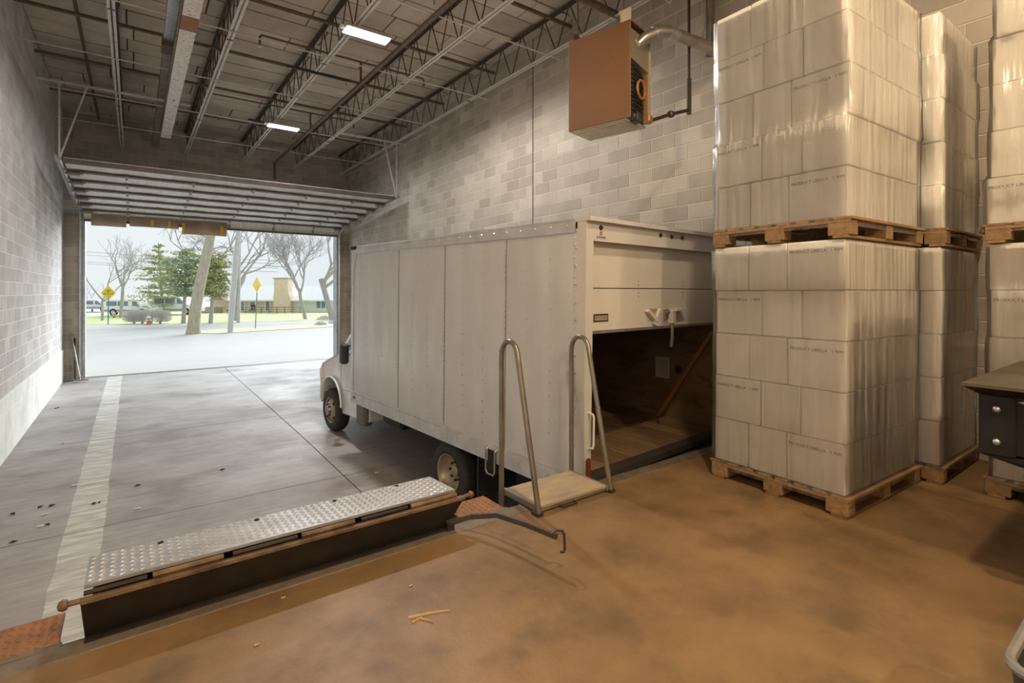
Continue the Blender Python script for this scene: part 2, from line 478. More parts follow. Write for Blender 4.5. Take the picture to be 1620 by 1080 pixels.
# ---- truck well floor in slabs
def well_material():
    m = mat('well_concrete', (0.37, 0.35, 0.345), 0.55, c2=(0.23, 0.205, 0.20), ns=0.8, nd=9, lo=0.33, hi=0.7, stretch=(1, 1.2, 1), bump=0.12, bs=25,
            c3=(0.13, 0.105, 0.095), n3=1.1, lo3=0.55, hi3=0.8, rvar=0.1)
    N, L = m.node_tree.nodes, m.node_tree.links
    b = N['Principled BSDF']
    src = b.inputs['Base Color'].links[0].from_socket
    geo = N.new('ShaderNodeNewGeometry'); sx = N.new('ShaderNodeSeparateXYZ'); L.new(geo.outputs['Position'], sx.inputs[0])
    w = N.new('ShaderNodeTexNoise'); w.inputs['Scale'].default_value = 2.2; w.inputs['Detail'].default_value = 8
    L.new(geo.outputs['Position'], w.inputs['Vector'])
    a = N.new('ShaderNodeMath'); a.operation = 'ADD'; L.new(sx.outputs['X'], a.inputs[0]); a.inputs[1].default_value = 0.41
    b2 = N.new('ShaderNodeMath'); b2.operation = 'ABSOLUTE'; L.new(a.outputs[0], b2.inputs[0])
    wob = N.new('ShaderNodeMath'); wob.operation = 'MULTIPLY_ADD'; L.new(w.outputs['Fac'], wob.inputs[0]); wob.inputs[1].default_value = 0.05; L.new(b2.outputs[0], wob.inputs[2])
    lt = N.new('ShaderNodeMath'); lt.operation = 'LESS_THAN'; L.new(wob.outputs[0], lt.inputs[0]); lt.inputs[1].default_value = 0.185
    w2 = N.new('ShaderNodeTexNoise'); w2.inputs['Scale'].default_value = 1.0; w2.inputs['Detail'].default_value = 9
    mp = N.new('ShaderNodeMapping'); mp.inputs['Scale'].default_value = (3, 14, 1); L.new(geo.outputs['Position'], mp.inputs['Vector']); L.new(mp.outputs['Vector'], w2.inputs['Vector'])
    mr = N.new('ShaderNodeMapRange'); L.new(w2.outputs['Fac'], mr.inputs['Value'])
    mr.inputs['From Min'].default_value = 0.38; mr.inputs['From Max'].default_value = 0.58; mr.inputs['To Min'].default_value = 0.95; mr.inputs['To Max'].default_value = 0.3
    mu = N.new('ShaderNodeMath'); mu.operation = 'MULTIPLY'; L.new(lt.outputs[0], mu.inputs[0]); L.new(mr.outputs['Result'], mu.inputs[1])
    mx = N.new('ShaderNodeMix'); mx.data_type = 'RGBA'; L.new(mu.outputs[0], mx.inputs['Factor']); L.new(src, mx.inputs['A'])
    mx.inputs['B'].default_value = (0.60, 0.61, 0.55, 1)
    # broom streaks across the slab
    w3 = N.new('ShaderNodeTexNoise'); w3.inputs['Scale'].default_value = 1.0; w3.inputs['Detail'].default_value = 6
    mp3 = N.new('ShaderNodeMapping'); mp3.inputs['Scale'].default_value = (1.2, 16, 1); mp3.inputs['Rotation'].default_value = (0, 0, R(4)); L.new(geo.outputs['Position'], mp3.inputs['Vector']); L.new(mp3.outputs['Vector'], w3.inputs['Vector'])
    mr3 = N.new('ShaderNodeMapRange'); L.new(w3.outputs['Fac'], mr3.inputs['Value'])
    mr3.inputs['From Min'].default_value = 0.3; mr3.inputs['From Max'].default_value = 0.7; mr3.inputs['To Min'].default_value = 0.87; mr3.inputs['To Max'].default_value = 1.12
    sc = N.new('ShaderNodeVectorMath'); sc.operation = 'SCALE'; L.new(mx.outputs['Result'], sc.inputs[0]); L.new(mr3.outputs['Result'], sc.inputs['Scale'])
    L.new(sc.outputs[0], b.inputs['Base Color'])
    return m
WELL = well_material()
fw = MB().span((XL, YE, -1.3), (XR, YD + 0.3, -1.06)).build('floor_well', SEAM); struct(fw, 'grey concrete floor of the truck well sloping to the dock')
xs, ys = [XL, 2.27, XR], [YE, 6.9, 10.7, 14.4, YD + 0.02]
for i in range(2):
    for j in range(4):
        g = 0.007
        x0, x1, y0, y1 = xs[i] + g, xs[i + 1] - g, ys[j] + g, ys[j + 1] - g
        vs, fs = [], []
        ny = 8
        for q in range(ny + 1):
            y = y0 + (y1 - y0) * q / ny
            vs += [(x0, y, pit(x0, y)), (x1, y, pit(x1, y)), (x0, y, -1.2), (x1, y, -1.2)]
        for q in range(ny):
            o = q * 4
            fs += [(o, o + 1, o + 5, o + 4), (o, o + 4, o + 6, o + 2), (o + 1, o + 3, o + 7, o + 5)]
        fs += [(0, 2, 3, 1), (ny * 4, ny * 4 + 1, ny * 4 + 3, ny * 4 + 2)]
        MB().add(vs, fs).build('floor_slab', WELL, fw)

# ---- ceiling deck of panels
ce = MB().span((XL - 0.2, YB, ZC + 0.03), (XR + 0.2, YD + 0.3, ZC + 0.2)).build('ceiling', SEAM); struct(ce, 'brown roof deck panels above the steel joists')
dk = {}
row = 0; y = 0.4
while y < YD:
    dy = min(0.62, YD - y)
    x = XL - random.choice((0.0, 0.5, 0.9, 1.3)); 
    while x < XR:
        ln = random.choice((1.5, 1.5, 1.5, 1.1, 1.9))
        a, b = max(x, XL), min(x + ln, XR)
        if b - a > 0.08:
            th = random.choice((0.03, 0.035, 0.042))
            key = (round(b - a, 2), round(dy, 2), th)
            if key not in dk: dk[key] = MB().cham((0, 0, 0), (key[0] - 0.022, key[1] - 0.042, th), 0.005).mesh('deck_panel', DECKP)
            link('deck_panel', dk[key], ce, loc=((a + b) / 2, y + dy / 2, ZC + 0.03 - th / 2))
        x += ln
    y += dy
rear = MB().span((XL, YB, ZC), (XR, 0.4, ZC + 0.03)).build('deck_field', DECKP, ce)

# ---- open web joists
JX = [-0.26, 1.25, 2.74, 4.24, 5.76]
ZB, ZT = 5.57, 6.22
names = ['open-web steel roof joist nearest the left block wall', 'open-web steel roof joist second from the left wall',
         'open-web steel roof joist in the middle, holding the lit lamp', 'open-web steel roof joist second from the right wall',
         'open-web steel roof joist hugging the right block wall']
webs = {}
def web_mesh(p, q, r):
    key = tuple(round(t, 3) for t in (q - p))
    if key not in webs: webs[key] = MB().cyl((0, 0, 0), q - p, r, n=5).mesh('web_bar', STEEL_B)
    return webs[key]
for i, jx in enumerate(JX):
    J = thing('bar_joist', names[i], 'roof joist', (jx, 1.0, ZB), group='open-web roof joists')
    L_ = YD - 1.0
    bc = STEEL_W
    for sx in (-1, 1):
        w0, w1 = sorted((sx * 0.012, sx * 0.05))
        MB().span((w0, 0, 0), (w1, L_, 0.006)).span((sx * 0.012 - 0.003, 0, 0), (sx * 0.012 + 0.003, L_, 0.04)).build('bottom_chord_angle', bc, J)
        MB().span((w0, 0, 0.644), (w1, L_, 0.65)).span((sx * 0.012 - 0.003, 0, 0.61), (sx * 0.012 + 0.003, L_, 0.65)).build('top_chord_angle', STEEL_B, J)
    y = 0.15
    while y + 0.66 < L_:
        p0, p1, p2 = Vector((0, y, 0.62)), Vector((0, y + 0.28, 0.03)), Vector((0, y + 0.60, 0.62))
        link('web_bar', web_mesh(p0, p1, 0.011), J, loc=p0)
        link('web_bar', web_mesh(p1 + Vector((0, 0.05, 0)), p2, 0.011), J, loc=p1 + Vector((0, 0.05, 0)))
        y += 0.64
    for yy in (3.1, 8.4, 13.2):
        MB().box((0, yy, 0.005), (0.09, 0.05, 0.012)).build('spacer', STEEL_B, J)

# ---- bridging rods crossing the joists
for i, (y, nm) in enumerate(((4.5, 'nearest the dock'), (6.75, 'just before the lit lamp'), (9.05, 'just behind the lit lamp'), (11.3, 'halfway to the overhead door'),
                  (13.6, 'above the open overhead door'), (15.85, 'nearest the street doorway'))):
    o = MB().cyl((XL + 0.01, y, ZB - 0.012), (XR - 0.12, y, ZB - 0.012), 0.011, n=6).tube([(XR - 0.2, y, ZB - 0.012), (XR - 0.05, y, ZB - 0.03), (XR - 0.01, y, ZB + 0.03)], 0.012, 6)
    tag(o.build('bridging_rod', STEEL_W), 'thin pale bridging rod crossing under the joists ' + nm, 'steel rod', 'bridging rods')
for i, (y, nm) in enumerate(((6.45, 'closest to the heater'), (8.75, 'second from the heater'), (10.9, 'third from the heater'), (13.0, 'fourth from the heater'), (15.2, 'in the dark by the doorway'))):
    o = MB().cyl((XL + 0.01, y, 6.0), (XR - 0.12, y, 6.0), 0.032, n=8)
    tag(o.build('roof_pipe', PIPE_B), 'brown pipe crossing between the joists under the deck, ' + nm, 'pipe', 'brown roof pipes')
# long sprinkler main along the bay with droppers
sp = thing('sprinkler_main', 'long brown sprinkler pipe running lengthwise beside the lit lamp', 'pipe', (3.52, 1.0, 5.5))
MB().cyl((0, 0.0, 0), (0, 16.2, 0), 0.04, n=10).build('main_pipe', PIPE_B, sp, True)
for yy in (4.4, 8.7, 12.2):
    MB().cyl((0, yy, 0), (0, yy, 0.42), 0.022, n=8).build('riser', PIPE_B, sp, True)
MB().cyl((0, 16.2, 0.0), (0, 16.2, -0.5), 0.04, n=8).build('end_drop', PIPE_B, sp, True)
for i, (y, xa, xb, nm) in enumerate(((9.7, 1.75, 4.85, 'beyond the lit lamp'), (13.2, 1.3, 4.6, 'beside the far lamp'), (5.4, 1.6, 5.0, 'near the heater'))):
    b = thing('sprinkler_branch', 'thin brown sprinkler branch pipe with elbow ends ' + nm, 'pipe', (xa, y, 5.92), group='sprinkler branch pipes')
    MB().tube([(0, 0, -0.16), (0, 0, -0.03), (0.03, 0, 0), (xb - xa - 0.03, 0, 0), (xb - xa, 0, -0.03), (xb - xa, 0, -0.16)], 0.02, 7).build('branch_pipe', PIPE_B, b, True)
    for xx in (0, xb - xa):
        MB().cyl((xx, 0, -0.16), (xx, 0, -0.2), 0.014, n=7).cyl((xx, 0, -0.2), (xx, 0, -0.205), 0.03, n=8).build('sprinkler_head', GALV, b)
# thick pipe above the heater and thin conduit at the left
o = MB().cyl((XL + 0.01, 5.25, 5.62), (XR - 0.2, 5.25, 5.62), 0.055, n=10)
tag(o.build('roof_pipe', PIPE_B, smooth=True), 'thick brown pipe crossing just above the brown heater', 'pipe')
o = MB().tube([(-0.75, 1.2, 6.1), (-0.75, 17.6, 6.1)], 0.028, 7)
tag(o.build('conduit', PIPE_B), 'dark conduit running lengthwise left of the first joist', 'conduit')

# ---- hanging timber rail and galvanised duct
RAILW = mat('old_white_rail', (0.82, 0.77, 0.72), 0.7, c2=(0.62, 0.56, 0.51), ns=14, c3=(0.25, 0.12, 0.06), n3=18, lo3=0.6, hi3=0.68)
hb = thing('hanging_rail', 'speckled white steel rail hung below the joists with a cut end', 'beam', (0.62, 2.5, 5.2))
MB().span((-0.1, 0, 0), (0.1, 12.4, 0.02)).span((-0.1, 0, 0.02), (-0.085, 12.4, 0.12)).span((0.085, 0, 0.02), (0.1, 12.4, 0.12)).build('rail', RAILW, hb)
MB().span((-0.13, 0, 0.02), (-0.105, 12.0, 0.1)).build('edge_strip', PIPE_B, hb)
for yy in (2.0, 7.6, 11.5):
    MB().span((-0.02, yy, 0.02), (0.02, yy + 0.03, 0.42)).build('hanger_strap', PIPE_B, hb)
RUSTB = mat('rust_band', (0.30, 0.14, 0.06), 0.8)
MB().span((-0.103, 5.65, -0.004), (0.103, 6.1, 0.0)).build('rust_band', RUSTB, hb)
gd = thing('roof_duct', 'galvanised flat duct under the roof left of the hanging rail', 'duct', (0.5, 2.5, 5.7))
MB().span((-0.1, 0, 0), (0.1, 7.9, 0.12)).build('duct_run', GALV, gd)
MB().span((-0.085, 8.2, -0.05), (0.085, 15.3, 0.1)).build('channel_run', GREYST, gd)
MB().span((-0.12, 7.85, -0.08), (0.12, 8.25, 0.04)).build('joint_bracket', PIPE_B, gd)

# ---- light fixtures
LENS = mat('lamp_lens_lit', (0.9, 0.9, 0.9), 0.4, emit=((1.0, 0.95, 0.88), 5.0))
LENSOFF = mat('lamp_lens_unlit', (0.80, 0.82, 0.84), 0.35)
def fixture(x, y, lit, label, z=5.40, power=1.0, col=LAMP):
    t = thing('ceiling_lamp', label, 'ceiling lamp', (x, y, z), group='ceiling lamps')
    MB().prism([(-0.13, 0.02), (0.13, 0.02), (0.09, 0.07), (-0.09, 0.07)], -0.34, 0.34, lambda a, b, h: (h, a, b)).build('housing', WHITEP, t)
    MB().prism([(-0.12, 0.02), (-0.10, 0.0), (0.10, 0.0), (0.12, 0.02)], -0.335, 0.335, lambda a, b, h: (h, a, b)).build('lens', LENS if lit else LENSOFF, t)
    for sx in (-0.25, 0.25):
        MB().tube([(sx, 0, 0.07), (sx, 0, ZB - z + 0.0)], 0.004, 5).build('hanger_wire', GALV, t)
    MB().box((-0.38, 0, 0.04), (0.06, 0.06, 0.04)).build('end_cap', WHITEP, t)
    if lit:
        l = bpy.data.lights.new('lamp_light', 'SPOT'); l.spot_size = R(178); l.spot_blend = 0.35; l.shadow_soft_size = 0.12
        l.energy = LAMP_W * power; l.color = col      # wrap-around lens: shines down and sideways alike
        lo = bpy.data.objects.new('lamp_light', l); COL.objects.link(lo); lo.parent = t; lo.location = (0, 0, -0.02)
    return t
fixture(2.87, 7.65, True, 'lit white ceiling lamp glowing under the middle joist', power=3.0, col=(1.0, 0.94, 0.87))
fixture(2.87, 13.1, True, 'distant white ceiling lamp near the overhead door', power=0.75, col=(0.95, 0.98, 1.0))  # real fixture, but its light is added to brighten the truck well
fixture(1.8, 0.5, True, 'lit ceiling lamp over the dock floor', power=2.2)
fixture(0.9, -3.6, True, 'lit ceiling lamp behind the dock', power=3.6)
fixture(4.3, -3.0, True, 'added fill lamp behind the pallets, out of view', power=1.7)  # unseen lamp, added to lift the shadow right of the pallets
for (xa, xb, y, nm) in ((2.2, 3.35, 6.3, 'above the lit lamp, nearer the heater'), (2.2, 3.3, 9.75, 'beyond the lit lamp'), (2.15, 3.25, 13.3, 'above the far lamp')):
    t = thing('lamp_strut', 'short dark steel strut with ringed ends ' + nm, 'strut', (xa, y, ZB - 0.05), group='lamp struts')
    MB().span((0, -0.02, -0.02), (xb - xa, 0.02, 0.02)).build('channel', BLACKST, t)
    for xx in (0.04, xb - xa - 0.04):
        MB().cyl((xx, 0, -0.02), (xx, 0, -0.1), 0.012, n=6).cyl((xx, 0, -0.03), (xx, 0, -0.04), 0.03, n=8).build('ring_bolt', GALV, t)

# ---- overhead door, raised along its tracks
TR0, TR1 = (17.75, 3.68), (13.15, 4.06)               # (y, z) ends of the horizontal track
DX0, DX1 = -1.09, 5.70
od = bpy.data.objects.new('door_1', None); COL.objects.link(od); od.location = (DX0, TR0[0], 3.4)
struct(od, 'open sectional overhead door raised along ceiling tracks')
dirY = Vector((0, TR1[0] - TR0[0], TR1[1] - TR0[1])); Ltr = dirY.length; dirY.normalize()
upN = Vector((0, -dirY.z, dirY.y)); upN = -upN if upN.z < 0 else upN
stiles = [-0.12, 1.11, 2.36, 3.6, 4.82]
NS = 6; sl = (Ltr - 0.1) / NS
for k in range(NS):
    p0 = Vector((0, TR0[0], TR0[1])) + dirY * (0.1 + k * sl)
    p1 = p0 + dirY * sl
    Mx = frame(p0, (1, 0, 0), dirY)                    # local x across, y along the track, z = x cross y
    zup = 1 if (Mx.to_3x3() @ Vector((0, 0, 1))).z > 0 else -1
    sk = MB()
    nx = 40
    vs, fs = [], []
    for a in range(nx + 1):                            # slightly rippled back sheet
        for b in range(4):
            vs.append((DX0 + (DX1 - DX0) * a / nx, 0.04 + (sl - 0.08) * b / 3, zup * (0.012 * math.sin(a * 1.3 + k) * (b in (1, 2)) + 0.01)))
    for a in range(nx):
        for b in range(3):
            i0 = a * 4 + b; fs.append((i0, i0 + 4, i0 + 5, i0 + 1))
    sk.add(vs, fs); sk.span((DX0, 0, zup * 0.03), (DX1, sl, zup * 0.05))
    sec = MB(); 
    s_ob = sk.build('door_section', DOORSKIN, od, world=True)
    s_ob.matrix_local = Matrix.Translation(-od.location) @ Mx
    for (y0, y1, d) in ((0.0, 0.10, 0.035), (sl - 0.06, sl, 0.025)):
        r_ = MB().span((DX0, y0, -zup * d), (DX1, y1, zup * 0.0)).build('section_rail', DOORRAIL, s_ob)
    for sx in stiles:
        MB().span((sx - 0.03, -0.06, -zup * 0.065), (sx + 0.03, 0.16, -zup * 0.03)).span((sx - 0.012, 0, -zup * 0.09), (sx + 0.012, 0.03, -zup * 0.05)).build('hinge', GREYST, s_ob)
    for sx in (DX0 + 0.1, DX1 - 0.1):
        q = MB().span((sx - 0.1, -0.03, -zup * 0.1), (sx + 0.1, 0.07, -zup * 0.05)).span((sx - 0.14, 0.0, -zup * 0.08), (sx - 0.1, 0.04, -zup * 0.04))
        q.cyl((sx - 0.15, 0.02, -zup * 0.06), (sx + 0.15, 0.02, -zup * 0.06), 0.012, n=6).build('roller_bracket', GREYST, s_ob)
# top edge strut at the inner end
e = Vector((0, TR0[0], TR0[1])) + dirY * (Ltr)
MB().span((DX0, e.y - 0.03, e.z - 0.06), (DX1, e.y + 0.06, e.z + 0.03)).build('top_strut', DOORRAIL, od, world=True)
# hanging bottom section, half round the bend
bs_ = MB()
poly = [(17.74, 3.70), (17.86, 3.56), (17.88, 3.42), (17.84, 3.42), (17.82, 3.54), (17.70, 3.66)]
bs_.prism(poly, DX0 + 0.02, DX1 - 0.02, lambda a, b, h: (h, a, b))
b_sec = bs_.build('door_section', DOORSKIN, od, world=True)
MB().span((DX0 + 0.02, 17.80, 3.40), (DX1 - 0.02, 17.92, 3.45)).build('bottom_rail', DOORRAIL, od, world=True)
for sx in stiles:
    MB().span((sx - 0.03, 17.78, 3.46), (sx + 0.03, 17.83, 3.6)).build('hinge', GREYST, od, world=True)
# tracks
for sx, nm in ((DX0 - 0.06, 0), (DX1 + 0.05, 1)):
    pts = [(sx, 17.93, -0.80), (sx, 17.93, 3.3)] + [(sx, 17.93 - 0.28 * (1 - math.cos(a)), 3.3 + 0.33 * math.sin(a)) for a in (0.4, 0.8, 1.2, 1.5)]
    pts += [(sx, TR0[0] - 0.2, TR0[1]), (sx, TR1[0] - 0.05, TR1[1] + 0.0)]
    MB().tube(pts, 0.032, 6).build('track', GALV, od, world=True)
    s2 = -1 if nm == 0 else 1
    MB().tube([(sx + s2 * 0.05, 17.55, TR0[1] + 0.03), (sx + s2 * 0.05, TR1[0] - 0.1, TR1[1] + 0.04)], 0.028, 4).build('track_angle', GALV, od, world=True)
    y0 = TR1[0] - 0.02
    MB().span((sx - 0.015, y0 - 0.015, TR1[1]), (sx + 0.015, y0 + 0.015, ZB)).build('hanger_angle', STEEL_W, od, world=True)
    tip = Vector((sx + (0.42 if nm == 0 else -0.35), y0 + 0.02, ZB))
    MB().cyl((sx, y0, TR1[1]), tip, 0.018, n=4).build('hanger_angle', STEEL_W, od, world=True)
    xa, xb = (XL + 0.02, 1.0) if nm == 0 else (4.2, XR - 0.03)
    MB().span((xa, y0 + 0.03, ZB - 0.03), (xb, y0 + 0.07, ZB + 0.01)).build('hanger_angle', STEEL_W, od, world=True)
    MB().tube([(sx + s2 * 0.12, 16.2, TR0[1] + 0.02), (sx + s2 * 0.12, 16.2, TR0[1] + 0.12), (sx - s2 * 0.45, 16.2, TR0[1] + 0.12)], 0.015, 6).build('sway_bracket', GREYST, od, world=True)
# torn tarp sheets taped under the bottom section
for i, (u0, v0, u1, v1, nm) in enumerate(((144, 333, 200, 357, 'leftmost of three, at the door corner'), (205, 332, 283, 362, 'middle of three, with two yellow tape strips'), (288, 347, 359, 371, 'rightmost of three, torn beside the bare door edge'))):
    p, q = on(1, 17.72, u0, v0), on(1, 17.72, u1, v1)
    zt, zb_ = 3.60, on(1, 17.72, (u0 + u1) / 2, (v0 + v1) / 2 + 13).z
    t = thing('tarp_sheet', 'tarp hanging under the raised door, ' + nm, 'tarp', (p.x, 17.72, zt), group='tarps under the door')
    vs, fs = [], []
    n = 14
    for a in range(n + 1):
        for b in range(5):
            x = (q.x - p.x) * a / n
            y = 0.02 * math.sin(a * 0.9 + i) * b / 4 + 0.012 * math.sin(b * 2 + a * 0.5)
            vs.append((x, y, (zb_ - zt) * b / 4)); 
    k = len(vs)
    vs += [(x, y + 0.006, z) for x, y, z in vs]
    for a in range(n):
        for b in range(4):
            i0 = a * 5 + b
            fs += [(i0, i0 + 1, i0 + 6, i0 + 5), (k + i0, k + i0 + 5, k + i0 + 6, k + i0 + 1)]
    MB().add(vs, fs).build('sheet', TARP, t, smooth=True)
    if i:
        tp = (0.45, 0.8) if i == 1 else (0.03, 0.88)
        for f_ in tp:
            x = (q.x - p.x) * f_
            MB().span((x - 0.035, -0.04, (zb_ - zt) * 0.92), (x + 0.035, -0.028, (zb_ - zt) * 0.25)).build('tape_strip', YELLOW, t)

# ---- trench grate across the sill
tg = thing('trench_grate', 'thin slotted drain grate across the doorway sill', 'grate', (DOOR[0], YD - 0.0, pit(0, YD)))
MB().span((0, 0.02, -0.03), (DOOR[1] - DOOR[0], 0.14, -0.015)).build('trench', BLACK, tg)
gb = MB()
x = 0.0
while x < DOOR[1] - DOOR[0]:
    gb.span((x, 0.02, -0.015), (x + 0.03, 0.14, 0.004)); x += 0.06
gb.span((0, 0.0, -0.01), (DOOR[1] - DOOR[0], 0.025, 0.006)).span((0, 0.135, -0.01), (DOOR[1] - DOOR[0], 0.16, 0.006))
gb.build('grate_bars', GREYST, tg, kind='stuff')
# ================================================================= dock leveller
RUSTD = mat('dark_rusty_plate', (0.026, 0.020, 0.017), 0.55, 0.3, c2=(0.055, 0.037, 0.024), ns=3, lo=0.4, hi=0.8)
RUSTE = mat('worn_rust_edge', (0.26, 0.17, 0.09), 0.55, 0.3, c2=(0.10, 0.065, 0.04), ns=9)
TREAD = mat('tread_steel', (0.60, 0.64, 0.71), 0.38, 0.7, c2=(0.42, 0.42, 0.44), ns=5, rvar=0.08)
RUSTP = mat('rusty_tread', (0.36, 0.17, 0.08), 0.6, 0.25, c2=(0.17, 0.10, 0.065), ns=7, lo=0.4, hi=0.7)
def tread_bumps(mb, x0, x1, y0, y1, zf, px_=0.037, py=0.025, l=0.032, w=0.010, h=0.0045):
    iy = 0; y = y0 + py
    while y < y1 - py * 0.5:
        ix = 0; x = x0 + px_ * 0.6
        while x < x1 - px_ * 0.4:
            a = R(36) if (ix + iy) % 2 else R(-36)
            dx, dy = Vector((math.cos(a), math.sin(a), 0)) * l / 2 * 1.15, Vector((-math.sin(a), math.cos(a), 0)) * w / 2
            c = Vector((x, y, zf(x, y)))
            up = Vector((0, 0, h))
            mb.add([c - dx, c + dy, c + dx, c - dy, c - dx * 0.4 + up, c + dx * 0.4 + up],
                   [(0, 3, 4), (3, 2, 5), (3, 5, 4), (2, 1, 5), (1, 4, 5), (1, 0, 4)])
            x += px_; ix += 1
        y += py; iy += 1
    return mb
lv = thing('dock_leveller', 'raised edge-of-dock leveller with bright tread plate top and dark rusty front', 'dock leveller', (-0.17, YE, 0.0))
LW = 1.81
def ztop(x, y): return 0.252 - 0.055 * (y + 0.055)
vs = [(0, -0.055, 0.236), (LW, -0.055, 0.236), (LW, 0.29, 0.217), (0, 0.29, 0.217), (0, -0.055, 0.252), (LW, -0.055, 0.252), (LW, 0.29, 0.233), (0, 0.29, 0.233)]
BOXF = [(0, 3, 2, 1), (4, 5, 6, 7), (0, 1, 5, 4), (1, 2, 6, 5), (2, 3, 7, 6), (3, 0, 4, 7)]
tp = MB().add(vs, BOXF).build('top_plate', TREAD, lv)
tread_bumps(MB(), 0.0, LW, -0.055, 0.29, ztop).build('tread_pattern', TREAD, tp, kind='stuff')
for (bx, by) in ((0.28, 0.24), (1.55, 0.25), (0.72, 0.24), (1.15, 0.25)):
    MB().cyl((bx, by, ztop(bx, by) - 0.002), (bx, by, ztop(bx, by) + 0.006), 0.013, n=8).build('plate_hole', BLACK, tp)
# leaning front plate (the folded lip), slightly wider at the top on the right
vs = [(0.0, -0.01, 0.006), (LW - 0.03, -0.01, 0.006), (LW - 0.03, 0.01, 0.006), (0.0, 0.01, 0.006),
      (-0.01, -0.105, 0.205), (LW + 0.045, -0.105, 0.205), (LW + 0.045, -0.085, 0.205), (-0.01, -0.085, 0.205)]
fp = MB().add(vs, BOXF).build('lip_plate', RUSTD, lv)
bevel(fp, 0.003, 1)
MB().add([(-0.01, -0.109, 0.196), (LW + 0.045, -0.109, 0.196), (LW + 0.045, -0.075, 0.196), (-0.01, -0.075, 0.196),
          (-0.01, -0.109, 0.212), (LW + 0.045, -0.109, 0.212), (LW + 0.045, -0.075, 0.212), (-0.01, -0.075, 0.212)], BOXF).build('lip_edge', RUSTE, lv)
x = 0.0; seg = [(0.0, 0.22), (0.24, 0.52), (0.56, 0.86), (0.88, 1.16), (1.2, 1.48), (1.5, LW)]
for i, (a, b) in enumerate(seg):
    MB().cyl((a, -0.07, 0.225), (b, -0.07, 0.225), 0.014 if i % 2 else 0.011, n=8).build('hinge_knuckle', RUSTE if i % 2 else RUSTD, lv)
for sx, d in ((-0.01, -1), (LW + 0.045, 1)):
    MB().cyl((sx, -0.085, 0.205), (sx + d * 0.045, -0.085, 0.205), 0.012, n=8).lathe([(0.001, 0.075), (0.017, 0.07), (0.024, 0.055), (0.02, 0.042), (0.008, 0.038)], 10,
        lambda a, b, h: (sx + d * h, -0.085 + a, 0.205 + b)).build('hinge_pin', RUSTE, lv, smooth=True)
MB().span((0.0, -0.055, 0.004), (LW - 0.02, -0.005, 0.012)).build('lip_shadow_strip', RUSTD, lv)  # dark strip standing in for the lip's shadow along its foot
for sx in (0.03, LW - 0.05):
    MB().prism([(-0.01, 0.0), (0.27, 0.0), (0.27, 0.21), (-0.055, 0.23), (-0.09, 0.2)], sx, sx + 0.012, lambda a, b, h: (h, a, b)).build('side_gusset', RUSTD, lv)
MB().span((0.02, 0.262, -0.25), (LW - 0.02, 0.28, 0.215)).build('back_plate', RUSTD, lv)

# rusty bumper steps on both sides of the leveller
for (x0, x1, nm) in ((-0.72, -0.245, 'left of the leveller, at the picture edge'), (1.74, 2.09, 'right of the leveller, beside the step')):
    t = thing('bumper_step', 'orange rusty tread plate bumper step ' + nm, 'bumper step', (x0, YE, 0), group='rusty bumper steps')
    w = x1 - x0
    p = MB().prism([(0.012, -0.012), (w - 0.012, -0.012), (w - 0.012, 0.0), (0.012, 0.0)], 0.0, 0.285, lambda a, b, h: (a, h, b)).build('step_plate', RUSTP, t)
    tread_bumps(MB(), 0.012, w - 0.012, 0.005, 0.28, lambda x, y: 0.0, 0.036, 0.026, 0.028, 0.009, 0.005).build('tread_pattern', RUSTP, p, kind='stuff')
    MB().prism([(0.0, -0.3), (0.29, -0.3), (0.29, -0.014), (0.0, -0.014)], 0.03, w - 0.03, lambda a, b, h: (h, a, b)).build('bumper_block', RUBBER, t)
    MB().span((0, -0.02, -0.1), (w, 0.012, 0.006)).build('back_angle', EDGE, t)

# lifting bar
lb = thing('lifting_bar', 'grey steel lifting bar with hooked end beside the leveller', 'bar', (1.68, 2.84, 0.0))
P = [Vector(p) for p in ((1.60, 2.86, 0.05), (1.70, 2.74, 0.10), (1.775, 2.57, 0.150), (1.82, 2.34, 0.165), (1.852, 2.12, 0.172))]
bar = MB()
for a, b in zip(P, P[1:]):
    d = (b - a).normalized(); sd = d.cross(Vector((0, 0, 1))).normalized(); up = sd.cross(d)
    c8 = []
    for q in (a - d * 0.006, b + d * 0.006):
        for (m_, n_) in ((-1, -1), (1, -1), (1, 1), (-1, 1)): c8.append(q + sd * 0.010 * m_ + up * 0.014 * n_)
    bar.add(c8, BOXF)
bar.build('flat_bar', mat('bar_dark_steel', (0.13, 0.125, 0.12), 0.4, 0.6), lb, world=True)
E = P[-1]
MB().tube([E + Vector((-0.03, 0.0, 0.02)), E + Vector((0.0, -0.005, 0.035)), E + Vector((0.03, -0.02, 0.03)), E + Vector((0.038, -0.028, 0.01)), E + Vector((0.036, -0.035, -0.065)), E + Vector((0.03, -0.035, -0.08)), E + Vector((0.01, -0.03, -0.078))], 0.0075, 7).build('hook', BLACKST, lb, True, world=True)
MB().span(P[0] + Vector((-0.02, -0.03, -0.05)), P[0] + Vector((0.03, 0.03, 0.0))).build('pivot_bracket', RUSTD, lb, world=True)

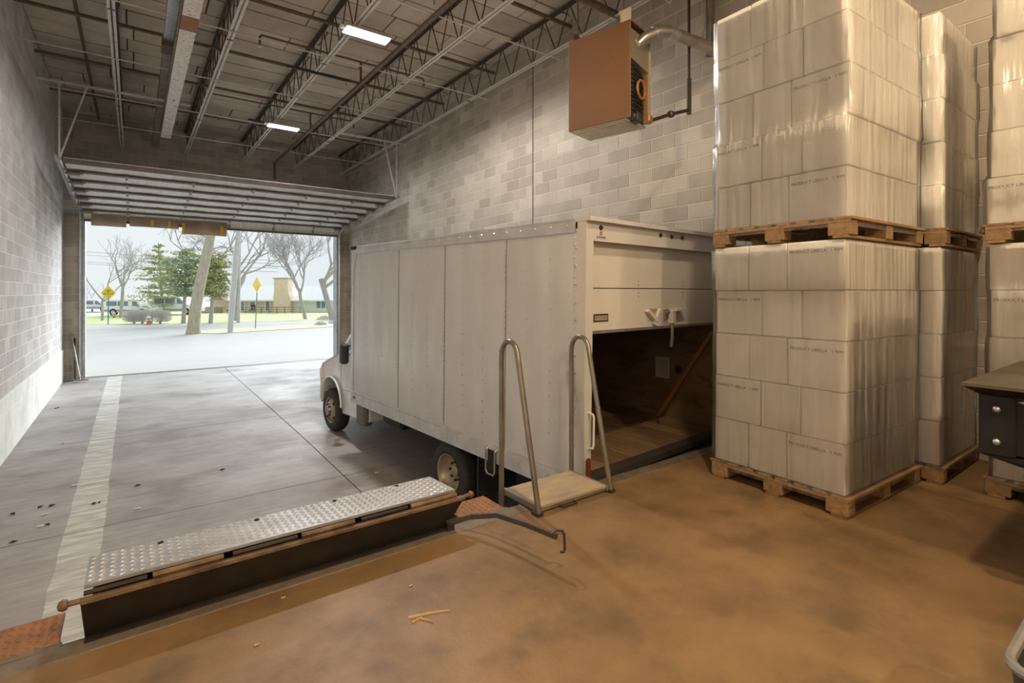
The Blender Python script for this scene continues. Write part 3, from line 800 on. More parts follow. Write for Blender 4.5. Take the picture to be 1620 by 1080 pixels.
# ================================================================= dock step with two hoop rails
ds = thing('dock_step', 'steel dock step with plywood tread and two hoop handrails beside the truck', 'dock step', (2.2, YE, 0))
TUBE = mat('rail_tube', (0.30, 0.27, 0.23), 0.35, 0.75, c2=(0.22, 0.19, 0.15), ns=6)
MB().cham((0.335, -0.01, 0.045), (0.63, 0.40, 0.022), 0.003).build('plywood_tread', PLY, ds)
fr = MB(); fr.span((0, -0.22, 0.012), (0.025, 0.21, 0.052)).span((0.65, -0.22, 0.012), (0.675, 0.21, 0.052)).span((0, 0.19, 0.0), (0.675, 0.21, 0.034)).span((0, -0.2, 0.012), (0.675, -0.185, 0.034))
fr.build('tread_frame', GREYST, ds)
for sx in (-0.012, 0.687):
    pts = [(sx, 0.21, -0.55), (sx, 0.21, 1.02)]
    cy, cz, rr = 0.108, 1.03, 0.102
    for a in range(1, 10):
        an = math.pi * a / 10 * 0.93
        pts.append((sx, cy + rr * math.cos(an), cz + rr * 1.12 * math.sin(an)))
    pts += [(sx, -0.005, 0.98), (sx, -0.225, 0.015)]
    MB().tube(pts, 0.0195, 12).build('handrail', TUBE, ds, True)
    MB().box((sx, -0.21, 0.012), (0.05, 0.07, 0.024)).build('foot', BLACKST, ds)
MB().tube([(0.2, -0.2, 0.015), (0.2, -0.235, 0.012), (0.33, -0.235, 0.012), (0.33, -0.2, 0.015)], 0.006, 6).build('latch_loop', BLACKST, ds)
for zz in (-0.25, -0.5):
    MB().span((0.0, 0.17, zz), (0.675, 0.27, zz + 0.02)).build('lower_rung', GREYST, ds)

# ================================================================= box truck
TW, TL, TF, TT = 2.44, 4.62, 0.95, 3.12
tk = thing('box_truck', 'white box truck backed up to the dock with its roll door half open', 'truck', (3.0, 3.1, -1.0))
tk.rotation_euler = (R(0.9), 0, R(4.3))
TWHITE = mat('truck_white', (0.60, 0.60, 0.61), 0.24, c2=(0.53, 0.53, 0.54), ns=2, stretch=(1, 1, 0.4), spec=0.7)
TALU = mat('truck_rail_alu', (0.62, 0.63, 0.65), 0.36, 0.45, c2=(0.5, 0.5, 0.51), ns=5)
TPOST = mat('truck_post', (0.58, 0.56, 0.54), 0.35)
DARKCH = mat('chassis_black', (0.02, 0.019, 0.018), 0.7)
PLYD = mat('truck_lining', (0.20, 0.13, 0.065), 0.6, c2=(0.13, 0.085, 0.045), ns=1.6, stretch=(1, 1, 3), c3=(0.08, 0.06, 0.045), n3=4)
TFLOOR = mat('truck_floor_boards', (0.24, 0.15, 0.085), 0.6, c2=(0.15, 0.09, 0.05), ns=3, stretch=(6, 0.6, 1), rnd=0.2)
# --- side skin: four riveted panels, gently bulged between the rivet lines
seams = [0.10, 1.02, 2.10, 3.18, TL - 0.05]
rl_all = []
for side in (0, 1):
    for a, b in zip(seams, seams[1:]):
        n = 18; vs, fs = [], []
        for i in range(n + 1):
            y = a + (b - a) * i / n
            bulge = 0.010 * abs(math.sin(math.pi * i / 6.0))
            for z in (TF - 0.02, TF + 0.5, 2.3, TT - 0.1):
                bz = bulge * (0.5 if z in (TF - 0.02, TT - 0.1) else 1.0)
                vs.append((-bz if side == 0 else TW + bz, y, z))
        for i in range(n):
            for j in range(3):
                q = i * 4 + j
                fs.append((q, q + 4, q + 5, q + 1) if side == 1 else (q, q + 1, q + 5, q + 4))
        MB().add(vs, fs).build('side_panel', TWHITE, tk, True)
    sx = 0 if side == 0 else TW
    ms = MB()
    for y in seams[1:-1]: ms.span((sx - 0.006, y - 0.004, TF), (sx + 0.006, y + 0.004, TT - 0.1))
    ms.build('panel_seam', GREYST, tk)
rv = MB()
def rivet(mb, x, y, z, nrm, r=0.007):
    nrm = Vector(nrm); t1 = nrm.orthogonal().normalized(); t2 = nrm.cross(t1); c = Vector((x, y, z))
    mb.add([c + t1 * r, c + t2 * r, c - t1 * r, c - t2 * r, c + nrm * r * 0.8], [(0, 1, 4), (1, 2, 4), (2, 3, 4), (3, 0, 4)])
for a, b in zip(seams, seams[1:]):
    for i, y in enumerate((a, a + (b - a) / 3, a + 2 * (b - a) / 3)):
        st = 0.055 if i == 0 else 0.11
        z = TF + 0.08
        while z < TT - 0.12:
            rivet(rv, -0.006, y + (0.02 if i == 0 else 0), z, (-1, 0, 0), 0.010)
            z += st
y = 0.2
while y < TL:
    rivet(rv, -0.016, y, TT - 0.06, (-1, 0, 0), 0.013); rivet(rv, -0.021, y, TF - 0.12, (-1, 0, 0), 0.014); rivet(rv, -0.021, y, TF - 0.07, (-1, 0, 0), 0.014)
    y += 0.2
for i in range(14): rivet(rv, -0.004, 0.105, TF + 0.12 + i * 0.15, (-1, 0, 0), 0.014)
rv.build('rivets', TALU, tk, kind='stuff')
# --- structure of the box
MB().span((0.012, 0.02, TT - 0.035), (TW - 0.012, TL, TT - 0.012)).build('roof', TWHITE, tk)
for sx in (0, TW):
    d = -1 if sx == 0 else 1
    MB().prism([(0.0, TT - 0.12), (d * 0.014, TT - 0.12), (d * 0.014, TT - 0.04), (d * 0.006, TT - 0.03), (d * 0.012, TT - 0.005), (-d * 0.05, TT + 0.002), (-d * 0.05, TT - 0.03), (0, TT - 0.04)][::(1 if d > 0 else -1)],
               0.12, TL - 0.03, lambda a, b, h: (sx + a, h, b)).build('roof_rail', TALU, tk)
    MB().prism([(0.0, TF - 0.17), (d * 0.02, TF - 0.17), (d * 0.02, TF - 0.03), (d * 0.008, TF - 0.02), (d * 0.008, TF + 0.01), (0, TF + 0.01)][::(1 if d > 0 else -1)],
               0.08, TL, lambda a, b, h: (sx + a, h, b)).build('base_rail', TALU, tk)
    MB().span((sx - d * 0.09, 0.0, TF - 0.18), (sx + d * 0.001, 0.10, TT)).build('rear_post', TPOST, tk)
    MB().span((sx - d * 0.07, TL - 0.05, TF - 0.17), (sx + d * 0.012, TL + 0.02, TT - 0.05)).build('front_post', TALU, tk)
    MB().add([(sx + d * 0.016, TL - 0.16, TT - 0.12), (sx + d * 0.016, TL + 0.03, TT - 0.06), (sx + d * 0.016, TL - 0.02, TT - 0.48), (sx, TL - 0.16, TT - 0.12), (sx, TL + 0.03, TT - 0.06), (sx, TL - 0.02, TT - 0.48)],
             [(0, 1, 2), (5, 4, 3), (0, 3, 4, 1), (1, 4, 5, 2), (2, 5, 3, 0)]).build('corner_gusset', TALU, tk)
MB().span((-0.03, TL - 0.14, TT - 0.06), (0.03, TL + 0.0, TT - 0.01)).build('marker_lamp', BLACK, tk)
MB().span((0.012, TL - 0.03, TF), (TW - 0.012, TL, TT - 0.03)).build('front_wall', TWHITE, tk)
hd = MB().span((0.09, 0.0, 2.93), (TW - 0.09, 0.06, TT - 0.03)).build('rear_header', TPOST, tk)
MB().span((-0.005, -0.045, TT - 0.03), (TW + 0.005, 0.13, TT + 0.006)).build('rear_drip_edge', TPOST, tk)
for lx in (0.18, 1.06, 1.25, 1.44, TW - 0.18):
    q = MB().lathe([(0.001, -0.02), (0.012, -0.018), (0.02, -0.006), (0.022, 0.0)], 12, lambda a, b, h: (lx + a, h, 3.045 + b)).build('clearance_lamp', mat('lamp_dark_red', (0.05, 0.01, 0.008), 0.3) if lx == 0.18 else bpy.data.materials['lamp_dark_red'], tk, True)
RED = mat('badge_red', (0.45, 0.08, 0.04), 0.5)
bd = MB().span((0.165, -0.003, 2.985), (0.2, 0.0, 2.99)).span((0.165, -0.003, 3.005), (0.2, 0.0, 3.01)).add([(0.172, -0.003, 3.005), (0.185, -0.003, 3.005), (0.195, -0.003, 2.99), (0.182, -0.003, 2.99)], [(0, 3, 2, 1)]).build('badge', RED, tk)
text('badge_text', 'SUPREME', 0.030, INK, tk, frame((0.185, -0.002, 2.962), (1, 0, 0), (0, 0, 1)))
# --- roll door
rdm = mat('roll_door_white', (0.66, 0.63, 0.58), 0.42, c2=(0.58, 0.55, 0.50), ns=1.5)
rd = MB().cham((TW / 2, 0.09, 2.345), (TW - 0.20, 0.022, 0.365), 0.004).build('roll_door_slat', rdm, tk)
rd2 = MB().cham((TW / 2, 0.09, 2.735), (TW - 0.20, 0.022, 0.40), 0.004).build('roll_door_slat', rdm, tk)
rd3 = MB().cham((TW / 2, 0.16, 3.0), (TW - 0.20, 0.14, 0.02), 0.004).build('roll_door_slat', rdm, tk)
MB().span((0.1, 0.07, 2.14), (TW - 0.1, 0.11, 2.165)).build('roll_door_seal', GREYST, rd)
for sx in (0.83, 1.6):
    for zz in (2.46, 2.495, 2.565, 2.60):
        MB().cyl((sx, 0.08, zz), (sx, 0.074, zz), 0.006, n=6).build('bolt', GREYST, rd)
pl = MB().cham((0.29, 0.076, 2.275), (0.20, 0.004, 0.07), 0.002).build('maker_plate', mat('plate_black', (0.05, 0.045, 0.035), 0.4), rd)
MB().span((0.205, 0.0735, 2.255), (0.375, 0.0745, 2.295)).build('plate_face', mat('plate_cream', (0.45, 0.38, 0.25), 0.4), pl)
text('plate_text', 'WHITING', 0.040, INK, pl, frame((0.29, 0.0725, 2.275), (1, 0, 0), (0, 0, 1)))
MB().cyl((0.11, 0.07, 2.17), (0.11, 0.07, 2.92), 0.004, n=6).build('counterbalance_cable', BLACKST, tk)
ha = MB()
ha.add([(0.93, 0.075, 2.315), (0.96, 0.075, 2.335), (1.13, 0.075, 2.215), (1.10, 0.075, 2.195), (0.93, 0.03, 2.315), (0.96, 0.03, 2.335), (1.13, 0.03, 2.215), (1.10, 0.03, 2.195)], BOXF)
ha.build('latch_handle', rdm, rd)
MB().add([(1.06, 0.075, 2.22), (1.08, 0.075, 2.215), (1.17, 0.075, 2.335), (1.15, 0.075, 2.34), (1.06, 0.04, 2.22), (1.08, 0.04, 2.215), (1.17, 0.04, 2.335), (1.15, 0.04, 2.34)], BOXF).build('latch_arm', rdm, rd)
MB().prism([(1.0, 2.34), (1.13, 2.34), (1.07, 2.27)], 0.066, 0.079, lambda a, b, h: (a, h, b)).build('latch_plate', mat('latch_brown', (0.40, 0.26, 0.10), 0.6), rd)
MB().cyl((1.08, 0.075, 2.2), (1.08, 0.035, 2.2), 0.025, n=10).build('latch_knob', rdm, rd)
MB().span((1.25, 0.05, 2.23), (1.30, 0.08, 2.33)).cyl((1.275, 0.05, 2.30), (1.275, 0.03, 2.30), 0.018, n=8).build('keeper', GREYST, rd)
MB().span((1.35, 0.03, 2.19), (1.40, 0.08, 2.31)).span((1.38, 0.01, 2.31), (1.55, 0.08, 2.335)).build('pull_bracket', rdm, rd)
MB().tube([(1.375, 0.06, 2.2), (1.37, 0.05, 2.12), (1.385, 0.06, 2.03), (1.40, 0.08, 1.95)], 0.014, 4).build('pull_strap', mat('strap_grey', (0.26, 0.24, 0.22), 0.8), rd)
# --- inside of the box
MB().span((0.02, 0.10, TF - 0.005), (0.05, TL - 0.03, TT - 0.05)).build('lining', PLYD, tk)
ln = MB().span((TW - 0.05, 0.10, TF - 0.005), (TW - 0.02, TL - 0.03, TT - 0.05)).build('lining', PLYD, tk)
for (yy, zz) in ((2.3, 2.1), (1.45, 2.08), (0.6, 1.55)):
    MB().cyl((TW - 0.051, yy, zz), (TW - 0.054, yy, zz), 0.05, n=14).build('lining_hole', BLACK, ln)
MB().span((TW - 0.054, 0.72, 1.42), (TW - 0.05, 0.92, 1.68)).build('paper_notice', mat('notice_paper', (0.42, 0.40, 0.37), 0.7), ln)
nl = MB()
for i in range(6): nl.span((TW - 0.0552, 0.75, 1.63 - i * 0.035), (TW - 0.054, 0.89 - (i % 3) * 0.02, 1.637 - i * 0.035))
nl.build('notice_lines', mat('notice_grey', (0.22, 0.21, 0.2), 0.7), ln)
MB().add([(TW - 0.10, 0.12, 2.05), (TW - 0.06, 0.12, 2.05), (TW - 0.06, 0.17, 2.05), (TW - 0.10, 0.17, 2.05), (TW - 0.14, 0.80, TF), (TW - 0.10, 0.80, TF), (TW - 0.10, 0.85, TF), (TW - 0.14, 0.85, TF)], BOXF).build('load_bar', mat('stick_wood', (0.33, 0.17, 0.07), 0.6), tk)
nb = 12
for i in range(nb):
    w = (TW - 0.1) / nb
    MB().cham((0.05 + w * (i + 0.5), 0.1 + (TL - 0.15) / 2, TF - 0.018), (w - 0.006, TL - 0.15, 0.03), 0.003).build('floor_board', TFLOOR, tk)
MB().span((0.0, -0.02, TF - 0.06), (TW, 0.1, TF - 0.002)).build('rear_sill', mat('sill_dark', (0.07, 0.06, 0.05), 0.5, 0.3), tk)
MB().span((0.05, -0.06, TF - 0.26), (TW - 0.05, 0.02, TF - 0.08)).build('rear_bumper', DARKCH, tk)
# grab handle and tail lamp
MB().tube([(0.05, 0.0, 1.50), (0.05, -0.05, 1.49), (0.055, -0.055, 1.47), (0.055, -0.055, 1.24), (0.05, -0.05, 1.21), (0.05, 0.0, 1.20)], 0.010, 8).build('grab_handle', WHITEP, tk, True)
tl_ = []
for a in range(16):
    an = 2 * math.pi * a / 16
    tl_.append((0.05 + 0.028 * math.cos(an), 1.03 + (0.06 if math.sin(an) > 0 else -0.06) + 0.028 * math.sin(an)))
MB().prism(tl_, -0.012, 0.0, lambda a, b, h: (a, h, b)).build('tail_lamp', mat('tail_lamp_brown', (0.16, 0.05, 0.02), 0.25), tk)
# --- underside and side marker bracket
MB().span((0.75, 0.1, 0.62), (0.83, TL + 1.6, 0.80)).span((TW - 0.83, 0.1, 0.62), (TW - 0.75, TL + 1.6, 0.80)).build('chassis_rails', DARKCH, tk)
cm = MB()
for i in range(12): cm.span((0.03, 0.2 + i * 0.38, TF - 0.15), (TW - 0.03, 0.26 + i * 0.38, TF - 0.04))
cm.build('cross_members', DARKCH, tk)
MB().cham((0.45, 3.9, 0.62), (0.34, 0.6, 0.24), 0.05).build('fuel_tank', DARKCH, tk)
MB().cham((0.25, 4.72, 0.55), (0.16, 0.30, 0.36), 0.03).build('step_bracket', mat('cab_step_grey', (0.16, 0.15, 0.14), 0.6), tk)
MB().tube([(-0.012, 1.12, 0.92), (-0.045, 1.12, 0.90), (-0.045, 1.12, 0.70), (-0.045, 1.14, 0.665), (-0.045, 1.24, 0.665), (-0.045, 1.26, 0.70), (-0.045, 1.26, 0.90), (-0.012, 1.26, 0.92)], 0.010, 6).build('side_step_bracket', GREYST, tk)
MB().span((-0.03, 1.13, 0.68), (0.01, 1.25, 0.90)).build('side_marker', BLACK, tk)
MB().span((0.08, 1.55, 0.28), (0.62, 1.57, 0.80)).build('mud_flap', RUBBER, tk); MB().span((TW - 0.62, 1.55, 0.28), (TW - 0.08, 1.57, 0.80)).build('mud_flap', RUBBER, tk)
RIM = mat('wheel_rim', (0.42, 0.36, 0.27), 0.42, 0.5, c2=(0.32, 0.27, 0.2), ns=8)
def wheel(xo, y, d, dual=False):                      # xo outer face, d = +1 when the outside points to -x
    r = 0.368
    w_ = MB()
    prof = [(0.225, 0.03), (0.24, 0.0), (0.30, -0.005), (0.345, 0.015), (0.368, 0.045), (0.368, 0.19), (0.345, 0.22), (0.24, 0.23), (0.225, 0.21)]
    fr_ = lambda a, b, h: (xo + d * h, y + a, r + b + 0.0)
    w_.lathe(prof, 40, fr_)
    if dual: w_.lathe([(p, h + 0.28) for p, h in prof], 40, fr_)
    tyre = w_.build('tyre', RUBBER, tk, True)
    rm = MB()
    if dual: rm.lathe([(0.228, 0.0), (0.215, 0.01), (0.205, 0.06), (0.17, 0.10), (0.12, 0.125), (0.09, 0.12), (0.07, 0.12), (0.065, 0.09), (0.05, 0.08), (0.001, 0.08)], 32, fr_)
    else: rm.lathe([(0.228, 0.005), (0.21, 0.02), (0.2, 0.05), (0.16, 0.02), (0.125, -0.015), (0.09, -0.02), (0.085, -0.05), (0.05, -0.055), (0.001, -0.055)], 32, fr_)
    rim = rm.build('wheel_rim', RIM, tyre, True)
    for i in range(8):
        a = 2 * math.pi * i / 8
        MB().cyl(fr_(0.105 * math.cos(a), 0.105 * math.sin(a), 0.12 if dual else -0.01), fr_(0.105 * math.cos(a), 0.105 * math.sin(a), 0.09 if dual else -0.055), 0.014, n=6).build('lug_nut', BLACKST, rim)
    if not dual:
        for i in range(4):
            a = 2 * math.pi * (i + 0.5) / 4
            MB().cyl(fr_(0.165 * math.cos(a), 0.165 * math.sin(a), 0.03), fr_(0.165 * math.cos(a), 0.165 * math.sin(a), 0.012), 0.026, n=10).build('hand_hole', BLACK, rim)
wheel(0.10, 2.16, 1, True); wheel(TW - 0.10, 2.16, -1, True)
wheel(0.19, 5.98, 1); wheel(TW - 0.19, 5.98, -1)
MB().cyl((0.4, 2.16, 0.37), (TW - 0.4, 2.16, 0.37), 0.06, n=8).cyl((0.5, 5.98, 0.37), (TW - 0.5, 5.98, 0.37), 0.05, n=8).build('axles', DARKCH, tk)
# --- cab
CABW = mat('cab_white', (0.80, 0.81, 0.83), 0.18, spec=0.6)
arch = [(5.96 + 0.45 * math.cos(a), 0.49 + 0.45 * math.sin(a)) for a in [math.pi * (1.02 - 1.04 * i / 12) for i in range(13)]]
low = [(4.45, 0.46), (5.46, 0.40)] + arch + [(6.45, 0.42), (6.50, 0.62), (6.48, 1.02), (6.38, 1.14), (5.78, 1.34), (5.60, 1.42), (4.45, 1.46)]
def side_prism(mb, poly, xa, xb, inset, zmax):         # body with rounded shoulders
    n = len(poly)
    rows = [(xa + inset, 0.985), (xa + inset * 0.35, 0.996), (xa, 1.0), (xb, 1.0), (xb - inset * 0.35, 0.996), (xb - inset, 0.985)]
    vs, fs = [], []
    for x, k in rows:
        for (y, z) in poly: vs.append((x, 5.6 + (y - 5.6) * k, 0.4 + (z - 0.4) * (k if z > 0.9 else 1)))
    for j in range(len(rows) - 1):
        for i in range(n):
            fs.append((j * n + i, j * n + (i + 1) % n, (j + 1) * n + (i + 1) % n, (j + 1) * n + i))
    fs.append(tuple(range(n - 1, -1, -1))); fs.append(tuple(range((len(rows) - 1) * n, len(rows) * n)))
    return mb.add(vs, fs)
cb = side_prism(MB(), low, 0.20, TW - 0.20, 0.05, 1.4).build('cab_body', CABW, tk)
bevel(cb, 0.03, 3); cb.data.polygons.foreach_set('use_smooth', [True] * len(cb.data.polygons))
up_ = [(4.45, 1.44), (5.72, 1.38), (5.10, 2.08), (4.95, 2.16), (4.45, 2.2)]
gh = MB()
vs = [(0.24 if z < 1.6 else 0.36, y, z) for y, z in up_] + [(TW - 0.24 if z < 1.6 else TW - 0.36, y, z) for y, z in up_]
gh.add(vs, [(4, 3, 2, 1, 0), (5, 6, 7, 8, 9)] + [(i, (i + 1) % 5, 5 + (i + 1) % 5, 5 + i) for i in range(5)])
g_ = bevel(gh.build('cab_roof', CABW, tk), 0.03, 2)
CGL = mat('cab_glass', (0.10, 0.13, 0.15), 0.08, spec=0.8)
MB().add([(0.243, 4.62, 1.50), (0.243, 5.50, 1.46), (0.345, 5.02, 2.03), (0.345, 4.62, 2.06), (0.236, 4.62, 1.50), (0.236, 5.50, 1.46), (0.338, 5.02, 2.03), (0.338, 4.62, 2.06)], BOXF).build('side_window', CGL, tk)
MB().add([(0.30, 5.715, 1.40), (TW - 0.30, 5.715, 1.40), (TW - 0.42, 5.125, 2.07), (0.42, 5.125, 2.07), (0.30, 5.735, 1.41), (TW - 0.30, 5.735, 1.41), (TW - 0.42, 5.145, 2.08), (0.42, 5.145, 2.08)], BOXF).build('windshield', CGL, tk)
fl_ = MB()
pts = [(0.195, 5.96 + 0.455 * math.cos(a), 0.49 + 0.455 * math.sin(a)) for a in [math.pi * (1.0 - i / 14) for i in range(15)]]
fl_.tube(pts, 0.016, 8).build('fender_flare', CABW, tk, True)
MB().tube([(0.198, 5.44, 0.42), (0.196, 5.52, 0.9), (0.196, 5.50, 1.40)], 0.005, 4).tube([(0.197, 4.5, 0.86), (0.196, 5.46, 0.80)], 0.005, 4).build('door_gap', GREYST, tk)
MB().cham((0.33, 6.46, 0.60), (0.22, 0.14, 0.2), 0.03).cham((TW / 2, 6.55, 0.55), (TW - 0.5, 0.14, 0.22), 0.04).build('front_bumper', GALV, tk)
MB().cham((0.25, 6.45, 0.95), (0.1, 0.1, 0.2), 0.02).build('turn_lamp', mat('lamp_clear', (0.7, 0.65, 0.55), 0.2), tk)
mi = MB().cham((0.05, 5.04, 1.45), (0.13, 0.12, 0.32), 0.03).build('mirror', mat('mirror_black', (0.03, 0.032, 0.035), 0.45), tk)
MB().tube([(0.24, 5.3, 1.40), (0.1, 5.24, 1.36), (0.05, 5.06, 1.36)], 0.014, 6).tube([(0.25, 5.28, 1.54), (0.12, 5.24, 1.54), (0.05, 5.06, 1.54)], 0.014, 6).build('mirror_arm', BLACKST, mi)
text('rail_tag', '2FRI', 0.06, INK, tk, frame((-0.024, TL - 0.13, TF - 0.085), (0, -1, 0), (0, 0, 1)))

# ================================================================= pallets and cartons
def make_pallet(lx, ly):
    t = bpy.data.objects.new('pallet', None); COL.objects.link(t)
    n = 8
    for i in range(n):
        w = 0.092
        y = w / 2 + (ly - w) * i / (n - 1)
        MB().cham((lx / 2, y, 0.131), (lx, w + (0.03 if i in (0, n - 1) else 0), 0.02), 0.002).build('deck_board', WOOD, t)
    for x in (0.05, lx / 2, lx - 0.05): MB().cham((x, ly / 2, 0.111), (0.1, ly, 0.019), 0.002).build('stringer_board', WOOD, t)
    for x in (0.055, lx / 2, lx - 0.055):
        for y in (0.07, ly / 2, ly - 0.07): MB().cham((x, y, 0.0605), (0.11, 0.14, 0.081), 0.003).build('block', WOOD, t)
    for y in (0.06, ly / 2, ly - 0.06): MB().cham((lx / 2, y, 0.0105), (lx, 0.1, 0.019), 0.002).build('bottom_board', WOOD, t)
    return t
PALH = 0.141
LH = 0.343
CART = {}
def carton_mesh(d):
    k = tuple(round(x, 3) for x in d)
    if k not in CART: CART[k] = MB().cham((0, 0, 0), k, 0.006).mesh('carton', CARTON)
    return CART[k]
LAYN = ['bottom layer', 'second layer', 'middle layer', 'fourth layer', 'top layer']
PRINT = 'PRODUCT LIBELLA   1 90M'
def load(nm, origin, rz, ysplit, xsplit, inset, nlay, posn, printat, wrap=True, z0=PALH, jit=0.012, wlabel='', lean=(0, 0), topdrop=0.0):
    """cartons of the two visible faces (-x face and -y face) of a palletised load; ysplit/xsplit alternate by layer."""
    Mo = Matrix.Translation(origin) @ Matrix.Rotation(rz, 4, 'Z')
    lay_off = []
    for k in range(nlay):
        ys_, xs_ = ysplit[k % 2], xsplit[k % 2]
        ox, oy = random.uniform(-jit, jit) + lean[0] * k, random.uniform(-jit, jit) + lean[1] * k
        lay_off.append((ox, oy))
        z = z0 + LH * (k + 0.5)
        cells = []
        y = inset
        for i, d in enumerate(ys_):                     # -x face, near corner first
            cells.append(((inset, y), (xs_[0], d), 'L', i)); y += d
        x = inset + xs_[0]
        for j, d in enumerate(xs_[1:]):
            cells.append(((x, inset), (d, ys_[0]), 'R', j)); x += d
        for (p, d, face, i) in cells:
            if (face, i) not in posn: continue
            me = carton_mesh((d[0] - 0.005, d[1] - 0.005, LH - 0.004))
            o = bpy.data.objects.new('carton', me); COL.objects.link(o)
            o.matrix_world = Mo @ Matrix.Translation((p[0] + d[0] / 2 + ox, p[1] + d[1] / 2 + oy, z)) @ Matrix.Rotation(R(random.uniform(-0.5, 0.5)), 4, 'Z')
            ln_ = LAYN[k] if nlay == 5 else LAYN[k]
            tag(o, 'white carton %s, %s of the %s' % (posn[(face, i)], ln_, nm), 'box', 'cartons of the ' + nm)
            if (face, i, k) in printat:
                text('print', PRINT, 0.030, INK, o, frame((-d[0] / 2 + 0.0015, 0.0, LH * 0.29), (0, -1, 0), (0, 0, 1)))
    if wrap:
        lx = sum(xsplit[0]) ; ly = sum(ysplit[0])
        ring = []
        N1 = 22
        rect = [(0, 0), (lx, 0), (lx, ly), (0, ly)]
        def perim(t_):
            s_ = t_ * 4; i = int(s_) % 4; f_ = s_ - int(s_)
            a, b = rect[i], rect[(i + 1) % 4]
            return a[0] + (b[0] - a[0]) * f_, a[1] + (b[1] - a[1]) * f_
        zs = []
        for k in range(nlay):
            zs += [z0 + LH * k + 0.02, z0 + LH * (k + 0.5), z0 + LH * (k + 1) - 0.02]
        zs = [z0 - 0.06] + zs
        vs, fs = [], []
        npt = N1 * 4
        for zi, z in enumerate(zs):
            k = min(nlay - 1, max(0, int((z - z0) / LH)))
            ox, oy = lay_off[k]
            for a in range(npt):
                x, y = perim(a / npt)
                cx, cy = x - lx / 2, y - ly / 2
                e = 0.012 + 0.006 * random.random()
                if zi == 0: e = inset - 0.004
                sx, sy = (1 if cx > 0 else -1), (1 if cy > 0 else -1)
                ex = e * sx if abs(abs(cx) - lx / 2) < 1e-6 else 0
                ey = e * sy if abs(abs(cy) - ly / 2) < 1e-6 else 0
                vs.append((inset + x + ex + (ox if zi else 0), inset + y + ey + (oy if zi else 0), z))
        for zi in range(len(zs) - 1):
            for a in range(npt):
                fs.append((zi * npt + a, zi * npt + (a + 1) % npt, (zi + 1) * npt + (a + 1) % npt, (zi + 1) * npt + a))
        o = MB().add(vs, fs).build('stretch_wrap', FILM, smooth=False)
        o.matrix_world = Mo
        o.data.polygons.foreach_set('use_smooth', [True] * len(o.data.polygons))
        tag(o, wlabel, 'plastic wrap', 'stretch wraps')
def place_pallet(proto, first, origin, rz, label):
    p = proto if first else copy_tree(proto)
    p.location = origin; p.rotation_euler = (0, 0, rz)
    tag(p, label, 'pallet', 'wooden pallets')
    return p
ZU = PALH + 5 * LH + 0.002                              # base of the upper pallets
pal = make_pallet(1.22, 1.02)
posA = {('L', 0): 'at the near corner', ('L', 1): 'mid-left', ('L', 2): 'at the far left', ('R', 0): 'second on right face', ('R', 1): 'third on right face', ('R', 2): 'last on right face'}
YA = [[0.39, 0.295, 0.295], [0.295, 0.295, 0.39]]
XA = [[0.39, 0.395, 0.395], [0.295, 0.295, 0.295, 0.295]]
rA = R(-2.5)
OA = (3.78, 1.42, 0.0)
place_pallet(pal, True, OA, rA, 'worn wooden pallet on the floor under the front carton load')
load('lower front load', OA, rA, YA, XA, 0.02, 5, posA, {('L', 0, 0), ('L', 2, 1), ('L', 0, 2), ('L', 2, 3), ('L', 0, 4)}, wlabel='clear stretch film around the lower front load of cartons', lean=(-0.002, 0.0))
OA2 = (3.765, 1.40, ZU)
place_pallet(pal, False, OA2, rA, 'wooden pallet between the lower and upper front carton loads')
load('upper front load', OA2, rA, YA, XA, 0.02, 5, posA, {('L', 0, 0), ('L', 2, 1), ('L', 0, 2), ('L', 2, 3), ('L', 0, 4)}, wlabel='glossy stretch film around the upper front load of cartons', lean=(0.004, 0.0))
palB = make_pallet(1.0, 1.2)
posB = {('L', 0): 'at the near corner', ('L', 1): 'on the gap side', ('R', 0): 'in mid front face', ('R', 1): 'touching the wall'}
YB_ = [[0.39, 0.39, 0.39], [0.29, 0.29, 0.29, 0.29]]
XB_ = [[0.32, 0.32, 0.32], [0.38, 0.29, 0.29]]
OB = (5.06, 1.24, 0.0)
place_pallet(palB, True, OB, 0, 'wooden pallet on the floor under the load beside the wall')
load('lower load by the wall', OB, 0, YB_, XB_, 0.02, 5, posB, set(), wlabel='cloudy stretch film around the lower load by the wall')
OB2 = (5.06, 1.22, ZU)
place_pallet(palB, False, OB2, 0, 'wooden pallet under the upper load beside the wall')
load('upper load by the wall', OB2, 0, YB_, XB_, 0.02, 5, posB, set(), wlabel='tight stretch film around the upper load by the wall', lean=(0.006, 0.004))
posC = {('L', 2): 'facing the aisle'}
OC = (5.08, -0.20, 0.0)
YC = [[0.39, 0.39, 0.38], [0.38, 0.39, 0.39]]
XC = [[0.32, 0.32, 0.3], [0.38, 0.29, 0.27]]
place_pallet(palB, False, OC, 0, 'wooden pallet at the right edge under the glossy wrapped load')
load('lower load at the right edge', OC, 0, YC, XC, 0.02, 5, posC, {('L', 2, 3)}, wlabel='crinkled glossy stretch film at the right picture edge')
OC2 = (5.07, -0.20, ZU)
place_pallet(palB, False, OC2, 0, 'wooden pallet under the upper load at the right edge')
load('upper load at the right edge', OC2, 0, YC, XC, 0.04, 5, posC, {('L', 2, 0)}, wlabel='stretch film on the upper load at the right edge', lean=(0.004, -0.012))

